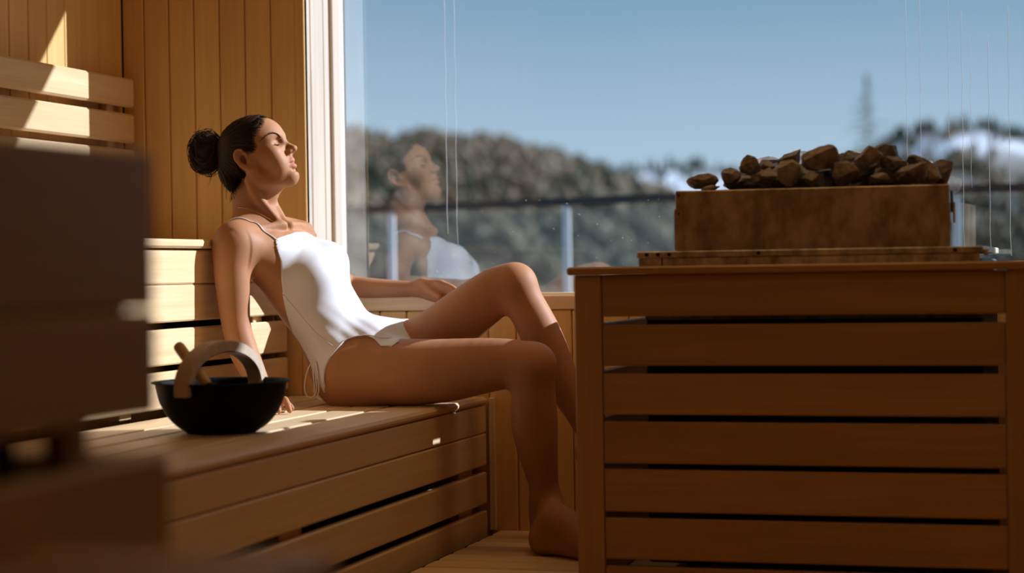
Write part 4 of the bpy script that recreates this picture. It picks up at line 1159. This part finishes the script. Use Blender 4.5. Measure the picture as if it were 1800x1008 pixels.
# baby hair along the hairline
for s_ in (1, -1):
    HLN = catmull([(f, u, sv * s_) for f, u, sv in HAIRLINE], 10)
    for k in range(230):
        h0 = HLN[rng.randint(0, len(HLN))]
        bk = np.array((-1.0, 0.35, 0.0)) + rng.normal(size=3) * 0.18
        st = np.array(h0) + np.array((1.0, -0.35, 0.0)) * rng.uniform(-0.004, 0.009) + rng.normal(size=3) * 0.002
        P3 = []
        for i in range(5):
            P3.append(on_body(H(*(st + bk * 0.0055 * i)), 0.0004 + 0.0012 * i))
        addtube(P3, [0.0002, 0.0005, 0.0007, 0.0007, 0.0004], 4)
for k in range(60):
    s0 = rng.uniform(-0.045, 0.052); b0 = H(*(-0.0851, -0.0520), s0) + rng.normal(size=3) * 0.010
    e_ = b0 + np.array((rng.uniform(-0.014, 0.022), rng.uniform(-.008, .008), -rng.uniform(0.012, 0.034)))
    addtube(catmull([b0, (b0 + e_) / 2 + np.array((rng.uniform(-0.008, 0.0), 0, 0)), e_], 4), [0.0008] * 6 + [0.0006, 0.0004, 0.0002], 4)
hs = mesh_from('loose_strands', [Vector(v) - Vector(WO) for v in V_], F_, hair, hr, True, WO)
tag(hs, kind='stuff')
# brows and lashes
for s in (1, -1):
    V_, F_ = [], []
    brow = [(0.0835, 0.0065, 0.018 * s), (0.0800, 0.0130, 0.029 * s), (0.0670, 0.0180, 0.043 * s), (0.0400, 0.0105, 0.0570 * s)]
    P = [on_body(H(*p), 0.0008) for p in catmull(brow, 6)]
    addtube(P, [0.0007] + [0.0016] * 9 + list(np.linspace(0.0015, 0.0005, len(P) - 10)), 6)
    for i in range(len(P) - 2):
        for j in range(3):
            t = (P[i + 1] - P[i]).normalized(); up = Vector(HU)
            b0 = P[i] + up * rng.uniform(-0.002, 0.0015)
            addtube([b0, b0 + (t * 0.6 + up * 0.8).normalized() * 0.005], [0.0004, 0.00015], 3)
    eb = mesh_from('eyebrow', [Vector(v) - Vector(WO) for v in V_], F_, brow_m, woman, True, WO)
    V_, F_ = [], []
    lash = [(0.0698, -0.0107, 0.0205 * s), (0.0738, -0.0127, 0.0318 * s), (0.0650, -0.0102, 0.0475 * s)]
    P = [on_body(H(*p), 0.0004) for p in catmull(lash, 8)]
    addtube(P, 0.0012, 5)
    for i in range(1, len(P)):
        o_ = Vector(HF) * 0.6 - Vector(HU) * 0.55 + Vector(HS) * (s * 0.5 * i / len(P))
        addtube([P[i], P[i] + o_ * 0.005, P[i] + o_ * 0.0095 + Vector(HU) * 0.002], [0.0008, 0.0006, 0.0002], 3)
    mesh_from('eyelashes', [Vector(v) - Vector(WO) for v in V_], F_, brow_m, woman, True, WO)

# ------------------------------------------------------------------ outside: deck, railing, hills
dk = board('balcony_deck', -9.0, 6.0, 5.60, 11.2, -0.25, -0.12, plain('deck_grey_wood', (0.30, 0.27, 0.24), 0.8), None, 0)
tag(dk, kind='structure')
rail = empty('balcony_railing', (-2, 9.8, -0.12), label='dark handrail on pale posts with glass panels outside the window', cat='railing')
rail_m = plain('dark_handrail', (0.020, 0.017, 0.015), 0.5)
post_m = plain('pale_metal_post', (0.62, 0.66, 0.68), 0.4, 0.2)
hp_ = [(-7.0, 11.62, 1.07), (-4.083, 10.436, 1.07), (-2.944, 9.995, 1.07), (-1.70, 9.482, 1.07), (-0.619, 9.476, 1.07), (5.0, 9.476, 1.07)]
def bar(name, pts, w, h, m, parent):
    for a, b in zip(pts[:-1], pts[1:]):
        a, b = Vector(a), Vector(b); t = (b - a).normalized(); n = Vector((-t.y, t.x, 0)) * w / 2; u = Vector((0, 0, h / 2))
        a2, b2 = a - t * w * 0.2, b + t * w * 0.2
        v = [a2 - n - u, a2 + n - u, a2 + n + u, a2 - n + u, b2 - n - u, b2 + n - u, b2 + n + u, b2 - n + u]
        mesh_from(name, [p - wloc(parent) for p in v], [(3, 2, 1, 0), (4, 5, 6, 7), (0, 1, 5, 4), (1, 2, 6, 5), (2, 3, 7, 6), (3, 0, 4, 7)], m, parent, False, wloc(parent))
bar('handrail', hp_, 0.07, 0.040, rail_m, rail)
pg = bpy.data.materials.new('railing_glass'); pg.use_nodes = True
nt = pg.node_tree
for n in list(nt.nodes): nt.nodes.remove(n)
go = nt.nodes.new('ShaderNodeOutputMaterial'); mx = nt.nodes.new('ShaderNodeMixShader')
tr = nt.nodes.new('ShaderNodeBsdfTransparent'); gl = nt.nodes.new('ShaderNodeBsdfGlossy')
tr.inputs[0].default_value = (0.88, 0.92, 0.91, 1); gl.inputs['Roughness'].default_value = 0.02; mx.inputs[0].default_value = 0.05
nt.links.new(tr.outputs[0], mx.inputs[1]); nt.links.new(gl.outputs[0], mx.inputs[2]); nt.links.new(mx.outputs[0], go.inputs[0])
def on_rail(x):
    for a, b in zip(hp_[:-1], hp_[1:]):
        if a[0] <= x <= b[0]:
            t = (x - a[0]) / (b[0] - a[0]); return a[1] + (b[1] - a[1]) * t
    return hp_[-1][1]
pxs = [-5.6, -4.70, -3.73, -2.605, -1.70, -0.60, 0.5, 1.6, 2.7]
for x in pxs:
    y = on_rail(x)
    board('post', x - 0.019, x + 0.019, y - 0.012, y + 0.012, -0.12, 1.05, post_m, rail, 0.002)
for x0, x1 in zip(pxs[:-1], pxs[1:]):
    a = Vector((x0 + 0.03, on_rail(x0 + 0.03), 0)); b = Vector((x1 - 0.03, on_rail(x1 - 0.03), 0))
    n = Vector((-(b - a).y, (b - a).x, 0)).normalized() * 0.005
    v = [p + Vector((0, 0, z)) for z in (-0.06, 1.03) for p in (a - n, b - n, b + n, a + n)]
    mesh_from('glass_panel', [p - wloc(rail) for p in v], [(3, 2, 1, 0), (4, 5, 6, 7), (0, 1, 5, 4), (1, 2, 6, 5), (2, 3, 7, 6), (3, 0, 4, 7)], pg, rail, False, wloc(rail))

def vnoise(P, seed):
    """cheap smooth value noise for arrays of 2-d points"""
    r = np.random.RandomState(seed).uniform(-1, 1, (64, 64))
    i = np.floor(P).astype(int); f = P - i; f = f * f * (3 - 2 * f)
    g = lambda a, b: r[a % 64, b % 64]
    x0, y0 = i[..., 0], i[..., 1]
    a = g(x0, y0) * (1 - f[..., 0]) + g(x0 + 1, y0) * f[..., 0]
    b = g(x0, y0 + 1) * (1 - f[..., 0]) + g(x0 + 1, y0 + 1) * f[..., 0]
    return a * (1 - f[..., 1]) + b * f[..., 1]

def hill_material(name, stops, snow, snow_bias, scale):
    m, nt, b = newmat(name)
    N = nt.nodes.new; L = nt.links.new
    tc = N('ShaderNodeTexCoord')
    n = N('ShaderNodeTexNoise'); n.inputs['Scale'].default_value = scale; n.inputs['Detail'].default_value = 6; n.inputs['Roughness'].default_value = 0.6
    L(tc.outputs['Object'], n.inputs['Vector'])
    r = N('ShaderNodeValToRGB')
    r.color_ramp.elements[0].position = stops[0][0]; r.color_ramp.elements[0].color = (*stops[0][1], 1)
    r.color_ramp.elements[1].position = stops[-1][0]; r.color_ramp.elements[1].color = (*stops[-1][1], 1)
    for p, c in stops[1:-1]:
        e = r.color_ramp.elements.new(p); e.color = (*c, 1)
    L(n.outputs['Fac'], r.inputs[0])
    at = N('ShaderNodeAttribute'); at.attribute_name = 'snow'
    mx = N('ShaderNodeMixRGB'); mx.inputs[2].default_value = (*snow, 1)
    L(at.outputs['Fac'], mx.inputs[0]); L(r.outputs[0], mx.inputs[1]); L(mx.outputs[0], b.inputs['Base Color'])
    b.inputs['Roughness'].default_value = 0.95; b.inputs['Specular IOR Level'].default_value = 0.1
    return m

def hill(name, ridge, near, drop, mat, seed, bump, snowfn, nu=160, nv=50):
    P = np.array(catmull(ridge, 12))
    d = np.concatenate([[0], np.cumsum(np.linalg.norm(np.diff(P, axis=0), axis=1))])
    s = np.linspace(0, d[-1], nu)
    R_ = np.stack([np.interp(s, d, P[:, k]) for k in range(3)], 1)
    V = []; rel = []
    for j in range(nv):
        t = j / (nv - 1)
        sc_ = 1.06 - (1 - near) * t if t > 0 else 1.12
        Q = R_.copy(); Q[:, :2] *= sc_
        tt = max(0, (1.06 - sc_) / (1.06 - near))
        top = R_[:, 2]
        Q[:, 2] = top * (1 - tt ** 1.1) + (EYE + drop) * tt ** 1.1 - (0.0 if j else 16.0)
        Q[:, 2] += bump * (vnoise(np.stack([s * 0.025, np.full(nu, t * 14)], 1), seed) + 0.6 * vnoise(np.stack([s * 0.083, np.full(nu, t * 40)], 1), seed + 1)) * (0.25 + 0.75 * min(1, tt * 4))
        V.append(Q); rel.append(np.stack([s / d[-1], np.full(nu, tt)], 1))
    V = np.concatenate(V); rel = np.concatenate(rel)
    I = np.arange(nu * nv).reshape(nv, nu)
    Qd = np.stack([I[:-1, :-1].ravel(), I[1:, :-1].ravel(), I[1:, 1:].ravel(), I[:-1, 1:].ravel()], 1)
    o = np_mesh(name, V, Qd, mat, None, (0, 0, 0))
    a = o.data.attributes.new('snow', 'FLOAT', 'POINT')
    a.data.foreach_set('value', np.clip(snowfn(rel, V), 0, 1).astype(np.float32))
    tag(o, kind='structure')
    return o, V.reshape(nv, nu, 3), rel.reshape(nv, nu, 2)

bare = [(0.30, (0.075, 0.082, 0.055)), (0.44, (0.15, 0.125, 0.09)), (0.56, (0.22, 0.175, 0.125)), (0.72, (0.29, 0.235, 0.18))]
hm_l = hill_material('bare_wooded_hill', bare, (0.62, 0.64, 0.66), 0, 0.03)
hm_r = hill_material('far_wooded_hill', [(0.3, (0.06, 0.07, 0.06)), (0.5, (0.13, 0.12, 0.10)), (0.7, (0.22, 0.20, 0.17))], (0.72, 0.75, 0.80), 0, 0.015)
hm_s = hill_material('snow_slope', [(0.3, (0.10, 0.10, 0.09)), (0.7, (0.22, 0.20, 0.17))], (0.74, 0.77, 0.82), 0, 0.02)
def snow_l(rel, V):
    n = vnoise(rel * np.array([145, 22]), 3)
    return np.where(n > 0.62, (n - 0.62) * 3, 0)
def snow_s(rel, V):
    n = vnoise(rel * np.array([30, 14]), 11)
    return np.clip(1.3 - np.maximum(n - 0.25, 0) * 4 - (rel[:, 1] < 0.05) * 0.9, 0, 1)
def snow_r(rel, V):
    n = vnoise(rel * np.array([26, 12]), 8)
    band = np.exp(-((rel[:, 1] - 0.10 - 0.03 * np.sin(rel[:, 0] * 20)) / 0.06) ** 2) + 0.9 * (rel[:, 0] > 0.62) * np.exp(-((rel[:, 1] - 0.2) / 0.12) ** 2)
    return band * 1.1 + np.maximum(n - 0.55, 0)
h1, V1, r1 = hill('hill_wooded', HILL_L, 0.28, -64, hm_l, 21, 3.0, snow_l, 480)
h2, V2, r2 = hill('hill_snowy', HILL_S, 0.45, -95, hm_s, 33, 2.5, snow_s)
h3, V3, r3 = hill('hill_peak', HILL_R, 0.35, -80, hm_r, 45, 4.0, snow_r)
# valley floor joining the hills
vf = mesh_from('valley_ground', [(-1700, 12, -14), (1700, 12, -14), (1700, 1700, -30), (-1700, 1700, -30)], [(0, 1, 2, 3)], hm_r, None, False)
tag(vf, kind='structure')

# woods: small trees scattered over the hills, too many to count
def woods(name, VV, rel, n, seed, hmin, hmax, mats, pick):
    r = np.random.RandomState(seed)
    nv, nu, _ = VV.shape
    buf = [([], []) for _ in mats]
    k = 0
    while k < n:
        j = int(r.uniform(0, 1) ** 1.5 * (nv - 2)) + 1; i = r.randint(0, nu - 1)
        mi = pick(rel[j, i], r)
        if mi is None: k += 1; continue
        p = VV[j, i] * (1 - 0.0) + (VV[j, i + 1] - VV[j, i]) * r.uniform(0, 1)
        h = r.uniform(hmin, hmax); w = h * (r.uniform(0.16, 0.24) if mi == 0 else r.uniform(0.30, 0.48))
        V, Fc = buf[mi]
        b = len(V)
        lv = [(0.0, 0.35), (0.25, 1.0), (0.6, 0.62 if mi == 0 else 0.95), (1.0, 0.04)]
        for z, q in lv:
            for a in range(6):
                th = a * math.pi / 3 + z
                jx = r.uniform(0.75, 1.2)
                V.append((p[0] + math.cos(th) * w * q * jx, p[1] + math.sin(th) * w * q * jx, p[2] - 0.3 + h * z))
        for L_ in range(3):
            for a in range(6):
                a2 = (a + 1) % 6
                Fc.append((b + L_ * 6 + a, b + L_ * 6 + a2, b + L_ * 6 + 6 + a2, b + L_ * 6 + 6 + a))
        k += 1
    for m, (V, Fc), nm in zip(mats, buf, ('conifer_woods', 'bare_woods', 'pale_woods')):
        if V:
            o = mesh_from(nm, V, Fc, m, None, False)
            tag(o, name + (' of dark conifers' if nm[0] == 'c' else ' of bare brown trees' if nm[0] == 'b' else ' of pale leafless trees'), 'woods', None, 'stuff')
con_m = plain('conifer_green', (0.060, 0.080, 0.052), 0.9, noise=0.3, nscale=0.2)
bare_m = plain('bare_twig_brown', (0.17, 0.128, 0.078), 0.95, noise=0.3, nscale=0.2)
pale_m = plain('bare_twig_grey', (0.205, 0.165, 0.105), 0.95, noise=0.3, nscale=0.2)
def pick_l(rl, r):
    dens = math.sin(rl[0] * 62 + 3) * math.sin(rl[1] * 9 + rl[0] * 18)
    u = r.uniform(0, 1)
    if u < 0.22 + 0.35 * max(0, dens) + (0.25 if rl[1] > 0.45 else 0): return 0
    return 1 if u < 0.78 else 2
woods('woods on the near wooded hill', V1, r1, 14000, 5, 3.0, 7.0, (con_m, bare_m, pale_m), pick_l)
def pick_s(rl, r):
    if rl[1] < 0.10 and r.uniform() < 0.5: return 0
    return 0 if r.uniform() < 0.05 else None
woods('woods on the snowy slope', V2, r2, 1500, 6, 5.0, 10.0, (con_m, bare_m, pale_m), pick_s)
def pick_r(rl, r):
    if 0.03 < rl[1] < 0.20 and r.uniform() < 0.85: return None
    u = r.uniform()
    return 0 if (rl[1] < 0.04 or u < 0.3) else (1 if u < 0.55 else 2 if u < 0.8 else None)
woods('woods on the far peak', V3, r3, 3000, 7, 4.0, 8.0, (con_m, bare_m, pale_m), pick_r)

# the single tall conifer beyond the stove
tb_ = Vector((-6.703, 62.725, -14.481))
tr_ = empty('conifer_tree', tb_, label='tall thin conifer rising above the stones against the sky', cat='tree')
trunk_m = plain('conifer_trunk', (0.10, 0.075, 0.055), 0.9)
TH = 21.212
v, f_ = tube_geo([tb_, tb_ + Vector((0, 0, TH * 0.5)), tb_ + Vector((0, 0, TH))], [0.20, 0.08, 0.008], 8)
mesh_from('trunk', [p - tb_ for p in v], f_, trunk_m, tr_, True, tb_)
V_, F_ = [], []
rr = random.Random(4)
for k in range(230):
    t = (k / 229) ** 0.75; z = TH * (0.30 + 0.697 * t)
    L_ = (1 - t) ** 1.05 * 6.6 + 0.04
    a = k * 2.4 + rr.uniform(-.4, .4)
    L_ *= rr.uniform(0.35, 1.2)
    b0 = tb_ + Vector((0, 0, z)); dr_ = Vector((math.cos(a), math.sin(a), -0.15))
    e1 = b0 + dr_ * L_ * 0.6; e2 = b0 + dr_ * L_ + Vector((0, 0, 0.06 * L_))
    v, f_ = tube_geo([b0, e1, e2], [0.022, 0.016, 0.005], 4)
    n0 = len(V_); F_ += [tuple(i + n0 for i in q) for q in f_]; V_ += v
    for m_ in range(9):
        q = b0.lerp(e2, rr.uniform(0.25, 1.0)); w_ = rr.uniform(0.05, 0.13)
        n0 = len(V_)
        dd = Vector((rr.uniform(-1, 1), rr.uniform(-1, 1), rr.uniform(-0.9, 0.1))).normalized() * w_
        sd_ = dd.cross(Vector((0.3, 0.2, 1))).normalized() * w_ * 0.22
        V_ += [q - sd_, q + sd_, q + dd + sd_ * 0.3, q + dd - sd_ * 0.3]; F_.append((n0, n0 + 1, n0 + 2, n0 + 3))
fo = mesh_from('foliage', [p - tb_ for p in V_], F_, plain('conifer_needles', (0.10, 0.135, 0.10), 0.9), tr_, False, tb_)
tag(fo, kind='stuff')
